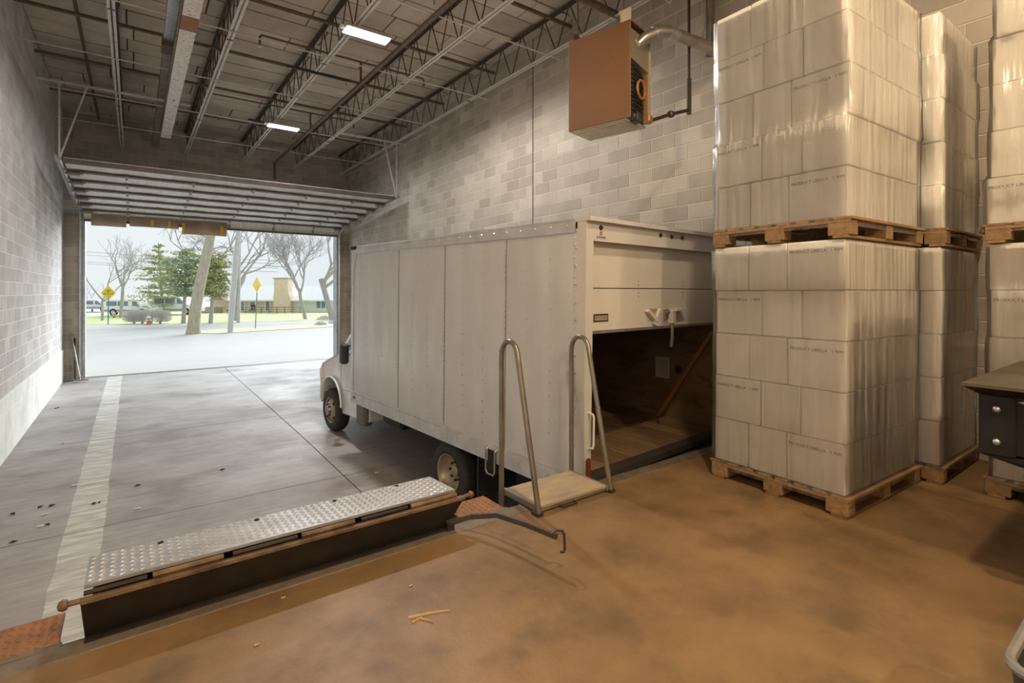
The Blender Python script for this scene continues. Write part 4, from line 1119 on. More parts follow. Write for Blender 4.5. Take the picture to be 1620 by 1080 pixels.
# ================================================================= unit heater
UH = thing('unit_heater', 'brown gas unit heater hung near the right block wall', 'heater', (4.30, 3.70, 3.38), rz=R(13))
BROWN = mat('heater_brown', (0.21, 0.105, 0.045), 0.45, c2=(0.185, 0.09, 0.038), ns=2)
CREAM = mat('heater_inner', (0.55, 0.49, 0.36), 0.5, c2=(0.42, 0.36, 0.25), ns=6)
HB, HD, HH = 0.80, 0.48, 1.05                          # along y, depth +x, height
MB().cham((0.0, HB / 2, HH / 2), (0.02, HB, HH), 0.006).build('side_panel', BROWN, UH)
MB().span((0.01, HB - 0.012, 0.0), (HD, HB, HH)).span((0.01, 0, HH - 0.012), (HD, HB, HH)).build('casing', BROWN, UH)
MB().span((HD - 0.012, 0.0, 0.05), (HD, HB, HH)).build('back_panel', CREAM, UH)
MB().span((0.01, 0.06, 0.0), (HD - 0.01, HB - 0.01, 0.02)).build('bottom_frame', CREAM, UH)
for i in range(6):
    MB().span((0.05 + i * 0.065, 0.10, -0.012), (0.09 + i * 0.065, HB - 0.06, 0.0)).build('louvre', CREAM, UH)
# exposed burner side (-y)
MB().span((0.012, 0.10, 0.02), (HD - 0.02, 0.12, HH - 0.02)).build('burner_wall', BLACK, UH)
MB().add([(0.02, 0.02, 0.66), (HD - 0.02, 0.02, 0.62), (HD - 0.02, 0.11, 0.62), (0.02, 0.11, 0.66), (0.02, 0.02, 0.98), (HD - 0.02, 0.02, 0.98), (HD - 0.02, 0.11, 0.98), (0.02, 0.11, 0.98)], BOXF).build('draft_hood', mat('hood_tin', (0.40, 0.36, 0.28), 0.4, 0.5), UH)
for i in range(9):
    MB().cyl((0.03, 0.05 + (i % 2) * 0.02, 0.10 + i * 0.058), (0.40, 0.05 + (i % 2) * 0.02, 0.08 + i * 0.058), 0.012, n=6).build('burner_tube', BLACKST, UH)
COPR = mat('rusty_copper', (0.40, 0.20, 0.07), 0.5, 0.4)
MB().tube([(0.28 + 0.09 * math.cos(a), 0.02, 0.38 + 0.10 * math.sin(a)) for a in [i * math.pi / 8 for i in range(17)]], 0.016, 6).build('burner_ring', COPR, UH)
MB().span((0.36, 0.0, 0.10), (0.40, 0.03, 0.56)).build('gas_rail', COPR, UH)
ch_ = MB()
for i in range(12): ch_.box((0.03 + 0.012 * (i % 2), 0.01, 0.06 + i * 0.048), (0.028, 0.03, 0.03))
ch_.build('wiring_loom', BLACKST, UH)
MB().cham((0.16, 0.02, 0.03), (0.12, 0.1, 0.1), 0.01).cham((0.06, 0.01, 0.02), (0.07, 0.08, 0.06), 0.01).build('gas_valve', BLACKST, UH)
MB().cham((0.36, -0.02, 0.06), (0.10, 0.09, 0.09), 0.015).build('gas_cock', COPR, UH)
MB().tube([(0.1, -0.005, 0.86), (0.12, -0.02, 0.83), (0.15, -0.02, 0.83), (0.17, -0.005, 0.86)], 0.008, 5).build('pull_handle', CREAM, UH)
for (yy, nm) in ((0.08, 0), (HB - 0.12, 1)):
    MB().cyl((0.10, yy + 0.06, HH), (0.10, yy + 0.06, HH + 1.1), 0.009, n=6).box((0.06, yy + 0.06, HH + 0.04), (0.12, 0.03, 0.09)).build('hanger_rod', STEEL_B, UH)
MB().span((0.0, 0.0, HH), (0.012, 0.14, HH + 0.13)).build('hanger_tab', CREAM, UH)
# flue, gas pipe, post
fl2 = thing('flue_pipe', 'tin flue pipe bending from the heater towards the wall', 'flue pipe', (4.6, 3.7, 4.3))
MB().tube([(4.50, 3.86, 4.20), (4.58, 3.74, 4.32), (4.70, 3.66, 4.40), (4.82, 3.62, 4.42), (6.09, 3.55, 4.44)], 0.066, 14).build('flue_run', mat('flue_tin', (0.42, 0.40, 0.36), 0.32, 0.8, c2=(0.33, 0.31, 0.28), ns=6), fl2, True, world=True)
for p, q in (((4.66, 3.685, 4.375), (4.68, 3.675, 4.385)), ((4.84, 3.62, 4.42), (4.97, 3.615, 4.422))):
    MB().cyl(p, q, 0.070, n=14).build('flue_collar', GALV, fl2, True, world=True)
gp = thing('gas_pipe', 'dark iron gas pipe dropping to the heater valve', 'pipe', (5.2, 3.9, 3.4))
IRON = mat('iron_pipe', (0.05, 0.035, 0.028), 0.45, 0.4)
g0 = on(0, 5.30, 1090, 178)
vx = UH.matrix_world
vv = Matrix.Translation(UH.location) @ Matrix.Rotation(R(13), 4, 'Z') @ Vector((0.42, -0.04, 0.06))
MB().tube([(g0.x, g0.y, 6.2), (g0.x, g0.y, g0.z + 0.4)], 0.017, 8).tube([(g0.x, g0.y, g0.z + 0.4), (g0.x, g0.y, g0.z - 0.02)], 0.028, 8).build('drop_pipe', IRON, gp, True, world=True)
MB().tube([(g0.x, g0.y, g0.z + 0.03), vv.lerp(Vector((g0.x, g0.y, g0.z + 0.03)), 0.5) + Vector((0, 0, 0.01)), vv], 0.02, 8).build('branch_pipe', IRON, gp, True, world=True)
mid = vv.lerp(Vector((g0.x, g0.y, g0.z + 0.03)), 0.5)
MB().cham(mid + Vector((0, 0, 0.01)), (0.07, 0.07, 0.07), 0.015).build('union', IRON, gp, world=True)
pc = on(0, 5.98, 1123, 30)
cp = thing('steel_post', 'grey steel post against the right wall beside the flue', 'post', (pc.x, pc.y, 0))
MB().span((-0.03, -0.035, 4.55), (0.05, 0.055, 6.2)).build('post_tube', GREYST, cp)
MB().span((-0.055, 0.02, 4.55), (-0.03, 0.05, 6.2)).build('conduit', GALV, cp)
tag(MB().cyl((XR - 0.03, 12.0, 5.62), (XR - 0.03, 17.9, 5.62), 0.015, n=6).build('conduit', STEEL_W), 'thin pale conduit along the top of the right wall', 'conduit')

# ================================================================= hopper at the right edge, bin
hp = thing('steel_hopper', 'black steel hopper with bolted flange jutting in at the right edge', 'hopper', (3.8, -0.1, 0.0))
BH = mat('hopper_black', (0.010, 0.010, 0.012), 0.55, 0.0, c2=(0.016, 0.015, 0.015), ns=4, spec=0.3)
HT = mat('hopper_lid', (0.13, 0.105, 0.075), 0.5, 0.3, c2=(0.08, 0.06, 0.042), ns=5)
MB().add([(3.43, -0.7, 0.70), (4.7, -0.7, 0.45), (4.7, 0.70, 0.45), (3.43, 0.70, 0.70), (3.43, -0.7, 1.0), (4.7, -0.7, 1.0), (4.7, 0.70, 1.0), (3.43, 0.70, 1.0)], BOXF).build('hopper_body', BH, hp, world=True)
MB().add([(3.43, -0.7, 0.55), (3.75, -0.7, 0.42), (3.75, 0.45, 0.55), (3.43, 0.69, 0.69), (3.43, -0.7, 0.71), (3.75, -0.7, 0.71), (3.75, 0.69, 0.71), (3.43, 0.70, 0.71)], BOXF).build('hopper_chute', BH, hp, world=True)
MB().prism([(3.36, 1.03), (4.75, 1.03), (4.75, 1.045), (3.36, 1.045)], -0.75, 0.755, lambda a, b, h: (a, h, b)).build('hopper_lid', HT, hp, world=True)
MB().add([(3.43, -0.7, 0.99), (4.7, -0.7, 0.99), (4.7, 0.70, 0.99), (3.43, 0.70, 0.99), (3.37, -0.75, 1.03), (4.75, -0.75, 1.03), (4.75, 0.75, 1.03), (3.37, 0.75, 1.03)], BOXF).build('hopper_rim', BH, hp, world=True)
MB().cham((3.424, 0.63, 0.845), (0.02, 0.135, 0.30), 0.008).build('flange_plate', BH, hp, world=True)
for zz in (0.925, 0.765):
    MB().lathe([(0.016, 0.0), (0.014, 0.006), (0.008, 0.010), (0.001, 0.011)], 10, lambda a, b, h: (3.413 - h, 0.63 + a, zz + b)).build('bolt', GALV, hp, True, world=True)
rb = MB()
for i in range(9):
    a0, a1 = math.pi / 2 * i / 8, 0
    rb.v.append((3.418, 0.555 - 0.12 * math.sin(a0) * 1.0, 0.97 - 0.28 * (1 - math.cos(a0)))); rb.v.append((3.428, 0.555 - 0.12 * math.sin(a0) - 0.04, 0.985 - 0.28 * (1 - math.cos(a0))))
rb.f = [(2 * i, 2 * i + 2, 2 * i + 3, 2 * i + 1) for i in range(8)]
rb.build('curved_rib', GREYST, hp, world=True)
MB().span((3.85, -0.6, 0.05), (4.6, 0.40, 0.5)).span((3.85, -0.6, 0.0), (4.6, 0.40, 0.05)).build('base_frame', BLACKST, hp, world=True)
bn = thing('waste_bin', 'dark grey bin with rolled rim at the bottom right corner', 'bin', (2.13, 0.08, 0))
def rrect(w, d, r, n=6):
    out = []
    for (cx, cy, a0) in ((w - r, d - r, 0), (-w + r, d - r, 90), (-w + r, -d + r, 180), (w - r, -d + r, 270)):
        for i in range(n + 1):
            a = R(a0 + 90 * i / n); out.append((cx + r * math.cos(a), cy + r * math.sin(a)))
    return out
BINM = mat('bin_plastic', (0.05, 0.05, 0.05), 0.5)
q0, q1 = rrect(0.21, 0.20, 0.05), rrect(0.26, 0.25, 0.07)
n = len(q0)
vs = [(x, y, 0.0) for x, y in q0] + [(x, y, 0.5) for x, y in q1] + [(x * 0.96, y * 0.96, 0.5) for x, y in q1] + [(x * 0.96, y * 0.96, 0.02) for x, y in q0]
fs = [tuple(range(n - 1, -1, -1)), tuple(range(3 * n, 4 * n))]
for j in range(3): fs += [(j * n + i, j * n + (i + 1) % n, (j + 1) * n + (i + 1) % n, (j + 1) * n + i) for i in range(n)]
MB().add(vs, fs).build('bin_body', BINM, bn, True)
MB().tube([(x, y, 0.5) for x, y in q1 + q1[:1]], 0.014, 8, caps=False).build('rolled_rim', GREYST, bn, True)

# ================================================================= small things
SPL = mat('splinter_wood', (0.52, 0.36, 0.17), 0.7, c2=(0.40, 0.26, 0.12), ns=30)
def floor_pt(u, v): return on(2, 0.0, u, v)
for (a, b, w, nm) in (((646, 978), (711, 966), 0.017, 'longest wood splinter lying on the brown dock floor'), ((652, 986), (668, 977), 0.009, 'short pale wood splinter pointing towards the long splinter'), ((664, 979), (686, 986), 0.009, 'short curved wood splinter beside the long splinter')):
    p, q = floor_pt(*a), floor_pt(*b)
    d = (q - p).normalized(); sd = Vector((-d.y, d.x, 0)) * w / 2; m_ = p.lerp(q, 0.5) + sd * 0.6
    vs = []
    for c, k in ((p, 1.0), (m_, 0.8), (q, 0.25)):
        vs += [c - sd * k, c + sd * k, c + sd * k + Vector((0, 0, 0.006)), c - sd * k + Vector((0, 0, 0.006))]
    fs = [(0, 3, 2, 1), (8, 9, 10, 11)]
    for s_ in (0, 4): fs += [(s_ + i, s_ + (i + 1) % 4, s_ + 4 + (i + 1) % 4, s_ + 4 + i) for i in range(4)]
    tag(MB().add(vs, fs).build('wood_splinter', SPL), nm, 'wood splinter', 'wood splinters')
for (u, v, nm) in ((406, 1021, 'pale wood chip on the dock floor at the bottom left'), (448, 946, 'pale wood chip in front of the leveller'), (650, 927, 'tiny pale chip on the dock floor between leveller and splinters')):
    p = floor_pt(u, v)
    tag(MB().cham((p.x, p.y, 0.004), (0.022, 0.012, 0.006), 0.002, None).build('wood_chip', SPL), nm, 'wood chip', 'wood chips')
LEAF = mat('dead_leaf', (0.09, 0.055, 0.03), 0.8); PAPER = mat('paper_scrap', (0.66, 0.65, 0.62), 0.7)
def well_pt(u, v):
    z = -0.95
    for _ in range(4):
        p = on(2, z, u, v); z = pit(p.x, p.y)
    return p
lv_ = 0
leaf_spots = [(64, 802, 'by the left wall'), (82, 800, 'nearest the pale stripe on its left'), (20, 813, 'at the left picture edge'), (148, 797, 'on the pale stripe'), (157, 795, 'on the pale stripe, right of its twin'), (218, 768, 'right of the pale stripe'), (21, 858, 'low by the left picture edge'), (352, 743, 'in the middle of the truck well'), (75, 830, 'left of the white scraps'), (100, 702, 'far left near the footing'), (88, 646, 'beside the footing panel'), (92, 645, 'touching the footing panel')]
for (u, v, nm) in leaf_spots:
    p = well_pt(u, v); a = random.uniform(0, 6.28); l = random.uniform(0.025, 0.05)
    vs = [(p.x + l * math.cos(a), p.y + l * math.sin(a), p.z + 0.004), (p.x - l * 0.5 * math.sin(a), p.y + l * 0.5 * math.cos(a), p.z + 0.018), (p.x - l * math.cos(a), p.y - l * math.sin(a), p.z + 0.004), (p.x + l * 0.5 * math.sin(a), p.y - l * 0.5 * math.cos(a), p.z + 0.014), (p.x, p.y, p.z + 0.002)]
    tag(MB().add(vs, [(0, 1, 4), (1, 2, 4), (2, 3, 4), (3, 0, 4), (0, 4, 1), (1, 4, 2), (2, 4, 3), (3, 4, 0)]).build('dead_leaf', LEAF), 'dead brown leaf on the well floor ' + nm, 'leaf', 'dead leaves in the truck well')
for (u, v, nm) in ((217, 805, 'right of the pale stripe'), (64, 833, 'near the left wall'), (71, 814, 'left of the pale stripe'), (118, 768, 'beside the pale stripe'), (596, 748, 'in the shade of the truck')):
    p = well_pt(u, v)
    tag(MB().cham((p.x, p.y, p.z + 0.007), (0.06, 0.025, 0.010), 0.003).build('paper_scrap', PAPER), 'white paper scrap on the well floor ' + nm, 'paper scrap', 'paper scraps in the truck well')
# tool and reflector left in the corner by the doorway
cw = Vector((XL + 0.10, YD - 0.12, pit(0, YD)))
t = thing('leaning_tool', 'old grey metal pole tool leaning in the left doorway corner', 'tool', (cw.x, cw.y - 0.2, cw.z))
MB().cyl((0.28, -0.25, 0.02), (0.06, 0.25, 1.25), 0.022, n=7).build('pole', GREYST, t)
MB().cyl((0.16, 0.0, 0.02), (0.13, 0.28, 1.1), 0.02, n=6).build('dark_pole', BLACKST, t)
MB().box((0.30, -0.3, 0.05), (0.3, 0.05, 0.04)).box((0.30, -0.27, 0.12), (0.18, 0.04, 0.03)).build('head', GREYST, t)
p = well_pt(101, 600)
t = thing('floor_lamp_head', 'round grey metal work lamp lying on the well floor by the left footing', 'work lamp', (p.x + 0.03, p.y, p.z))
MB().lathe([(0.03, 0.10), (0.10, 0.06), (0.15, 0.0), (0.145, -0.005), (0.09, 0.05), (0.001, 0.08)], 16, lambda a, b, h: (a, h * 1.2, 0.16 + b)).build('reflector', GALV, t, True)
MB().cyl((0, -0.02, 0.13), (0.02, -0.4, 0.015), 0.022, n=7).cyl((0.0, -0.4, 0.02), (0.3, -0.38, 0.02), 0.018, n=6).build('stem', GALV, t)
# ================================================================= outdoors
GZ = -0.83
EXR, EXF = Vector((_c, -_s, 0)), Vector((_s, _c, 0))    # across and away, as seen from the dock
def G(u, v, z=GZ): return on(2, z, u, v)
ROAD = mat('pale_asphalt', (0.46, 0.46, 0.445), 0.9, c2=(0.43, 0.43, 0.415), ns=0.5)
WALK = mat('sidewalk', (0.84, 0.84, 0.83), 0.9)
GRASS = mat('lawn_grass', (0.44, 0.56, 0.22), 0.95, c2=(0.56, 0.60, 0.34), ns=0.6)
GRASS2 = mat('dry_grass', (0.54, 0.55, 0.36), 0.95, c2=(0.62, 0.58, 0.43), ns=0.9)
BARK = mat('pale_bark', (0.48, 0.45, 0.40), 0.9, c2=(0.36, 0.33, 0.29), ns=3, stretch=(4, 4, 1))
BARKY = mat('lichen_bark', (0.52, 0.47, 0.34), 0.9, c2=(0.36, 0.32, 0.25), ns=3, stretch=(4, 4, 1))
TWIG = mat('grey_twigs', (0.42, 0.40, 0.39), 0.9)
PINE = mat('pine_needles', (0.32, 0.36, 0.14), 0.9, c2=(0.54, 0.52, 0.22), ns=1.2)
PINE2 = mat('blue_pine_needles', (0.30, 0.42, 0.30), 0.9, c2=(0.50, 0.54, 0.26), ns=1.2)
VANW = mat('van_white', (0.90, 0.92, 0.94), 0.4)
VANG = mat('van_glass', (0.22, 0.27, 0.32), 0.15)
ROOFM = mat('pale_roof', (0.78, 0.79, 0.79), 0.9, c2=(0.72, 0.73, 0.74), ns=3)
BRICKP = mat('pale_brick', (0.74, 0.56, 0.42), 0.9, c2=(0.82, 0.68, 0.55), ns=4)
SIDING = mat('white_siding', (0.90, 0.91, 0.92), 0.8)
DECKB = mat('deck_brown', (0.30, 0.23, 0.20), 0.9)

gp_ = MB().span((-70, YD + 0.3, GZ - 0.3), (130, 190, GZ)).build('ground_outdoors', ROAD); struct(gp_, 'pale sunlit driveway and street outside the doorway')
def patch(name, pts, m, h, label, cat, kind='stuff'):
    poly = [(G(u, v).x, G(u, v).y) for u, v in pts]
    o = MB().prism(poly, GZ - 0.02, GZ + h, lambda a, b, z: (a, b, z)).build(name, m)
    o['kind'] = kind; o['label'] = label
    if kind == 'stuff': o['category'] = cat
    return o
patch('lawn', [(100, 513.5), (345, 511.5), (345, 489), (270, 489), (140, 500), (100, 505)], GRASS, 0.02, 'green lawn with hedge and pines beyond the street', 'lawn')
patch('lawn', [(345, 511.3), (420, 508.5), (600, 505), (600, 490), (345, 490)], GRASS, 0.02, 'green lawn in front of the house with the brick chimney', 'lawn')
patch('grass_strip', [(298, 527), (345, 528), (440, 522), (600, 513), (600, 511), (505, 512.2), (430, 516.5), (330, 522.0), (300, 525)], GRASS2, 0.03, 'dry grass strip between driveway and sidewalk', 'grass')
crk = MB()
pr = [(100, 534), (135, 533), (175, 531.5), (210, 528.5), (242, 527)]
for (a, b) in zip(pr, pr[1:]):
    p, q = G(*a), G(*b); crk.add([p + Vector((0, 0, 0.004)), q + Vector((0, 0, 0.004)), q + Vector((0.1, 0.25, 0.004)), p + Vector((0.1, 0.25, 0.004))], [(0, 1, 2, 3)])
struct(crk.build('trim_4', mat('road_seam', (0.42, 0.41, 0.40), 0.9)), 'dark seam across the pale driveway')

def bare_tree(label, u, v, h, r, lean=(0, 0), seed=1, first=0.35, depth=5, m=BARK, spread=0.55, group='bare trees across the street', nb=(2, 3), up=0.1):
    rnd = random.Random(seed)
    b = G(u, v)
    t = thing('bare_tree', label, 'tree', b, group=group)
    le = EXR * lean[0] + EXF * lean[1]
    top = le + Vector((0, 0, h * first))
    tr = MB().tube([(0, 0, -0.1), (0, 0, 0.08), tuple(top * 0.35), tuple(top * 0.7 + EXR * rnd.uniform(-0.05, 0.05) * h * 0.2), tuple(top)], [r * 1.5, r * 1.1, r, r * 0.9, r * 0.82], 9)
    tr.build('trunk', m, t, True)
    br = MB()
    def grow(p, d, l, rr, k):
        if k == 0 or rr < 0.004: return
        pts = [p]; dd = d.copy()
        for i in range(3):
            dd = (dd + Vector((rnd.uniform(-1, 1), rnd.uniform(-1, 1), rnd.uniform(-0.6, 0.9))) * 0.22 + Vector((0, 0, up * 0.5))).normalized()
            pts.append(pts[-1] + dd * l / 3)
        br.tube(pts, [rr, rr * 0.88, rr * 0.76, rr * 0.62], 5 if k > 2 else 3, caps=False)
        for i in range(rnd.randint(*nb)):
            nd = (dd + Vector((rnd.uniform(-1, 1), rnd.uniform(-1, 1), rnd.uniform(-0.5, 1.0))) * spread * 1.6).normalized()
            grow(pts[-1] if i < 2 else pts[2], nd, l * rnd.uniform(0.62, 0.85), rr * 0.62, k - 1)
    for i in range(rnd.randint(3, 4)):
        a = rnd.uniform(0, 6.28)
        d = (Vector((math.cos(a), math.sin(a), rnd.uniform(0.5, 1.6))) * 0.8 + le * 0.25 / max(h, 1)).normalized()
        grow(top * rnd.uniform(0.75, 1.0), d, h * (1 - first) * 0.42, r * 0.62, depth)
    br.build('branches', m if r > 0.2 else TWIG, t, kind='stuff')
    return t
bare_tree('thin bare tree right beside the yellow street sign', 162, 507, 6.2, 0.10, seed=3, first=0.30, depth=5)
bare_tree('spreading bare tree between the yellow sign and the pines', 191, 503, 6.8, 0.14, (0.2, 0), seed=5, first=0.42, depth=5)
bare_tree('bare tree behind the pale utility pole', 372, 507, 9.5, 0.20, (0.1, 0), seed=12, first=0.28, depth=6, spread=0.6)
bare_tree('bare tree with dense twigs in front of the chimney house', 483, 505, 7.0, 0.15, (-0.5, 0), seed=21, first=0.36, depth=6, nb=(2, 4), spread=0.5)
bare_tree('large leaning bare tree at the right side of the doorway view', 527, 507, 9.5, 0.24, (-1.0, 0), seed=33, first=0.36, depth=6, spread=0.6)
bare_tree('small hazy bare tree far behind the yellow sign', 146, 493, 4.0, 0.08, seed=41, first=0.3, depth=5)

# big leaning trunk in the foreground
b0 = G(306, 528); D0 = (b0 - Vector((0, 0, CH))).dot(EXF)
t = thing('leaning_tree', 'big pale leaning tree trunk in front of the pines', 'tree', b0)
tt = [at_t(u, v, D0) - b0 for u, v in ((306, 520), (309, 490), (315, 455), (324, 415), (331, 385), (338, 350), (346, 310), (350, 250))]
MB().tube([Vector((0, 0, -0.1))] + tt, [0.42, 0.33, 0.30, 0.28, 0.26, 0.24, 0.22, 0.18, 0.12], 12).build('trunk', BARKY, t, True)
bb = MB(); rr = random.Random(9)
for (u0, v0, u1, v1, r_) in ((333, 378, 250, 355, 0.06), (333, 372, 390, 340, 0.07), (332, 395, 372, 398, 0.05), (334, 388, 305, 385, 0.04), (340, 340, 270, 300, 0.07)):
    p, q = at_t(u0, v0, D0) - b0, at_t(u1, v1, D0 + 1.0) - b0
    m1 = p.lerp(q, 0.5) + Vector((0, 0, 0.25))
    bb.tube([p, m1, q], [r_, r_ * 0.7, r_ * 0.3], 5)
    for i in range(16):
        s_ = m1.lerp(q, rr.random()); e_ = s_ + Vector((rr.uniform(-0.9, 0.9), rr.uniform(-0.9, 0.9), rr.uniform(-0.9, 0.5)))
        bb.tube([s_, s_.lerp(e_, 0.5) + Vector((0, 0, 0.08)), e_], [0.018, 0.013, 0.006], 3, caps=False)
bb.build('branches', TWIG, t, kind='stuff')

def pine(label, u, v, h, w, seed, z0=0.25, m=PINE, shape='cone', lean=0.0):
    rnd = random.Random(seed); b = G(u, v)
    t = thing('pine_tree', label, 'tree', b, group='pine trees across the street')
    MB().tube([(0, 0, -0.1), tuple(EXR * lean * 0.3 + Vector((0, 0, h * 0.3))), tuple(EXR * lean + Vector((0, 0, h * 0.98)))], [0.16, 0.12, 0.03], 8).build('trunk', BARK, t, True)
    fo, bo = MB(), MB()
    nt = 11
    for k in range(nt):
        f_ = z0 + (1 - z0) * k / nt
        ra = w * ((1 - (k / nt)) ** 0.8 if shape == 'cone' else math.sqrt(max(0.05, 1 - ((k / nt - 0.4) / 0.62) ** 2)))
        ra *= rnd.uniform(0.75, 1.15)
        nbo = 7 if k < nt - 2 else 4
        for j in range(nbo):
            a = 6.283 * j / nbo + rnd.uniform(-0.4, 0.4) + k
            l = ra * rnd.uniform(0.55, 1.1)
            root = EXR * lean * f_ + Vector((0, 0, h * f_ + rnd.uniform(-0.15, 0.15)))
            tip = root + Vector((math.cos(a) * l, math.sin(a) * l, l * rnd.uniform(-0.05, 0.22)))
            bo.tube([root, tip], [0.03, 0.01], 3, caps=False)
            for c in range(int(16 + 20 * l)):
                s_ = rnd.uniform(0.25, 1.05)
                p = root.lerp(tip, s_) + Vector((rnd.gauss(0, 0.16 * l + 0.05), rnd.gauss(0, 0.16 * l + 0.05), rnd.gauss(0.03, 0.07)))
                for q in range(2):
                    d1 = Vector((rnd.uniform(-1, 1), rnd.uniform(-1, 1), rnd.uniform(-0.2, 0.7))).normalized() * rnd.uniform(0.12, 0.24)
                    d2 = Vector((rnd.uniform(-1, 1), rnd.uniform(-1, 1), rnd.uniform(-0.5, 0.5))).normalized() * 0.07
                    fo.add([p - d2, p + d2, p + d1], [(0, 1, 2)])
    fo.build('needles', m, t, kind='stuff'); bo.build('boughs', BARK, t)
    return t
pine('tall pointed pine with wide drooping boughs behind the hedge', 258, 498, 7.6, 3.4, 4, 0.13, lean=-0.5)
pine('blue-green round pine just left of the leaning trunk', 290, 511.5, 5.6, 1.7, 8, 0.36, PINE2, 'round', lean=0.3)
pine('round pine just right of the leaning trunk', 333, 511.5, 5.2, 1.45, 15, 0.38, PINE, 'round', lean=0.4)

# utility pole, second pole, street signs
POLE = mat('weathered_pole', (0.62, 0.60, 0.57), 0.9, c2=(0.50, 0.48, 0.46), ns=2, stretch=(6, 6, 1))
b = G(364, 526); d_ = b.dot(EXF)
t = thing('utility_pole', 'pale weathered utility pole standing in the grass strip', 'utility pole', b)
tp_ = at_t(387, 250, d_) - b
MB().tube([(0, 0, -0.1), tuple(tp_)], [0.15, 0.12], 10).build('pole', POLE, t, True)
for (f_, nm) in ((0.30, 0), (0.42, 1), (0.22, 2)):
    p = tp_ * f_ - EXR * 0.18
    MB().cham(p, (0.12, 0.12, 0.35), 0.02).build('pole_box', VANW, t)
MB().tube([tp_ * 0.02 - EXR * 0.17, tp_ * 0.5 - EXR * 0.17], 0.025, 6).build('riser_conduit', VANW, t)
b = G(377, 510); d_ = b.dot(EXF)
tag(MB().tube([b, at_t(379, 300, d_)], [0.14, 0.12], 8).build('slim_pole', POLE, smooth=True), 'slim pale pole behind the utility pole', 'pole')
YS = mat('sign_yellow', (0.80, 0.58, 0.03), 0.5)
TEAL = mat('post_teal', (0.08, 0.26, 0.26), 0.5)
b = G(171, 513.3); d_ = b.dot(EXF)
t = thing('street_sign', 'yellow diamond NO OUTLET street sign on a teal post', 'street sign', b)
ctr = at_t(171.3, 463, d_) - b
MB().cyl((0, 0, -0.05), tuple(ctr + EXF * 0.03 + Vector((0, 0, 0.4))), 0.035, n=6).build('post', TEAL, t)
S_ = 0.545
cor = [ctr + EXR * S_, ctr + Vector((0, 0, S_)), ctr - EXR * S_, ctr - Vector((0, 0, S_))]
sg = MB().add([c for c in cor] + [c + EXF * 0.02 for c in cor], [(0, 1, 2, 3), (7, 6, 5, 4), (0, 4, 5, 1), (1, 5, 6, 2), (2, 6, 7, 3), (3, 7, 4, 0)]).build('sign_plate', YS, t)
text('sign_text', 'NO\nOUTLET', 0.215, INK, sg, frame(ctr - EXF * 0.006 + Vector((0, 0, 0.03)), EXR, (0, 0, 1)), 0.002)
b = G(404, 520); d_ = b.dot(EXF)
t = thing('street_sign', 'yellow sign seen edge-on on a green post in the grass strip', 'street sign', b)
tp_ = at_t(407, 452, d_) - b
MB().cyl((0, 0, -0.05), tuple(tp_), 0.03, n=6).build('post', mat('post_green', (0.16, 0.27, 0.20), 0.6), t)
MB().prism([(0, -0.5), (0.45, 0), (0, 0.5), (-0.45, 0)], -0.01, 0.01, lambda a, b_, h: tuple(tp_ + Vector((0, 0, 0.05)) - EXF * 0.05 + (EXF * 0.995 + EXR * 0.09) * a + Vector((0, 0, b_)) + EXR * h)).build('sign_plate', YS, t)
# wires
for i, (v0, v1, nm) in enumerate(((397, 412, 'topmost'), (402, 417, 'second from the top'), (414, 424, 'second from the bottom'), (416, 430, 'lowest'))):
    p, q = at_t(60, v0 - 4, 60), at_t(440, v1, 46)
    tag(MB().tube([p, p.lerp(q, 0.5) - Vector((0, 0, 0.2)), q], 0.018, 4).build('power_line', BLACKST), 'thin power line across the pale sky, ' + nm, 'wire', 'power lines')

# hedge, hydrants, boulders
b = G(233, 512.0)
t = thing('clipped_hedge', 'grey clipped leafless hedge in front of the tall pine', 'hedge', b)
rnd = random.Random(2)
hw, hh, hd_ = 1.68, 0.98, 0.5
core = MB(); tw = MB()
for sx in (-0.95, -0.35, 0.3, 0.95): core.tube([EXR * sx, EXR * sx * 1.08 + Vector((0, 0, 0.5)), EXR * sx * 1.3 + Vector((0, 0, 0.85))], [0.09, 0.07, 0.03], 5)
core.build('stems', TWIG, t)
for i in range(10000):
    x = rnd.uniform(-1, 1); z = rnd.uniform(0.12, 1) ; y = rnd.uniform(-1, 1)
    if abs(x) ** 4 + abs(y) ** 4 + abs((z - 0.55) / 0.5) ** 4 > 1.05: continue
    if abs(x - 0.3) < 0.14 and z < 0.45: continue
    p = EXR * x * hw + EXF * y * hd_ + Vector((0, 0, z * hh))
    d1 = Vector((rnd.uniform(-1, 1), rnd.uniform(-1, 1), rnd.uniform(0, 1.3))).normalized() * 0.14
    d2 = d1.orthogonal().normalized() * 0.013
    tw.add([p - d2, p + d2, p + d1], [(0, 1, 2)])
tw.build('twigs', mat('hedge_twig', (0.58, 0.54, 0.53), 0.9), t, kind='stuff')
HYD = mat('hydrant_red', (0.60, 0.17, 0.12), 0.6); HYW = mat('hydrant_white', (0.8, 0.76, 0.72), 0.6)
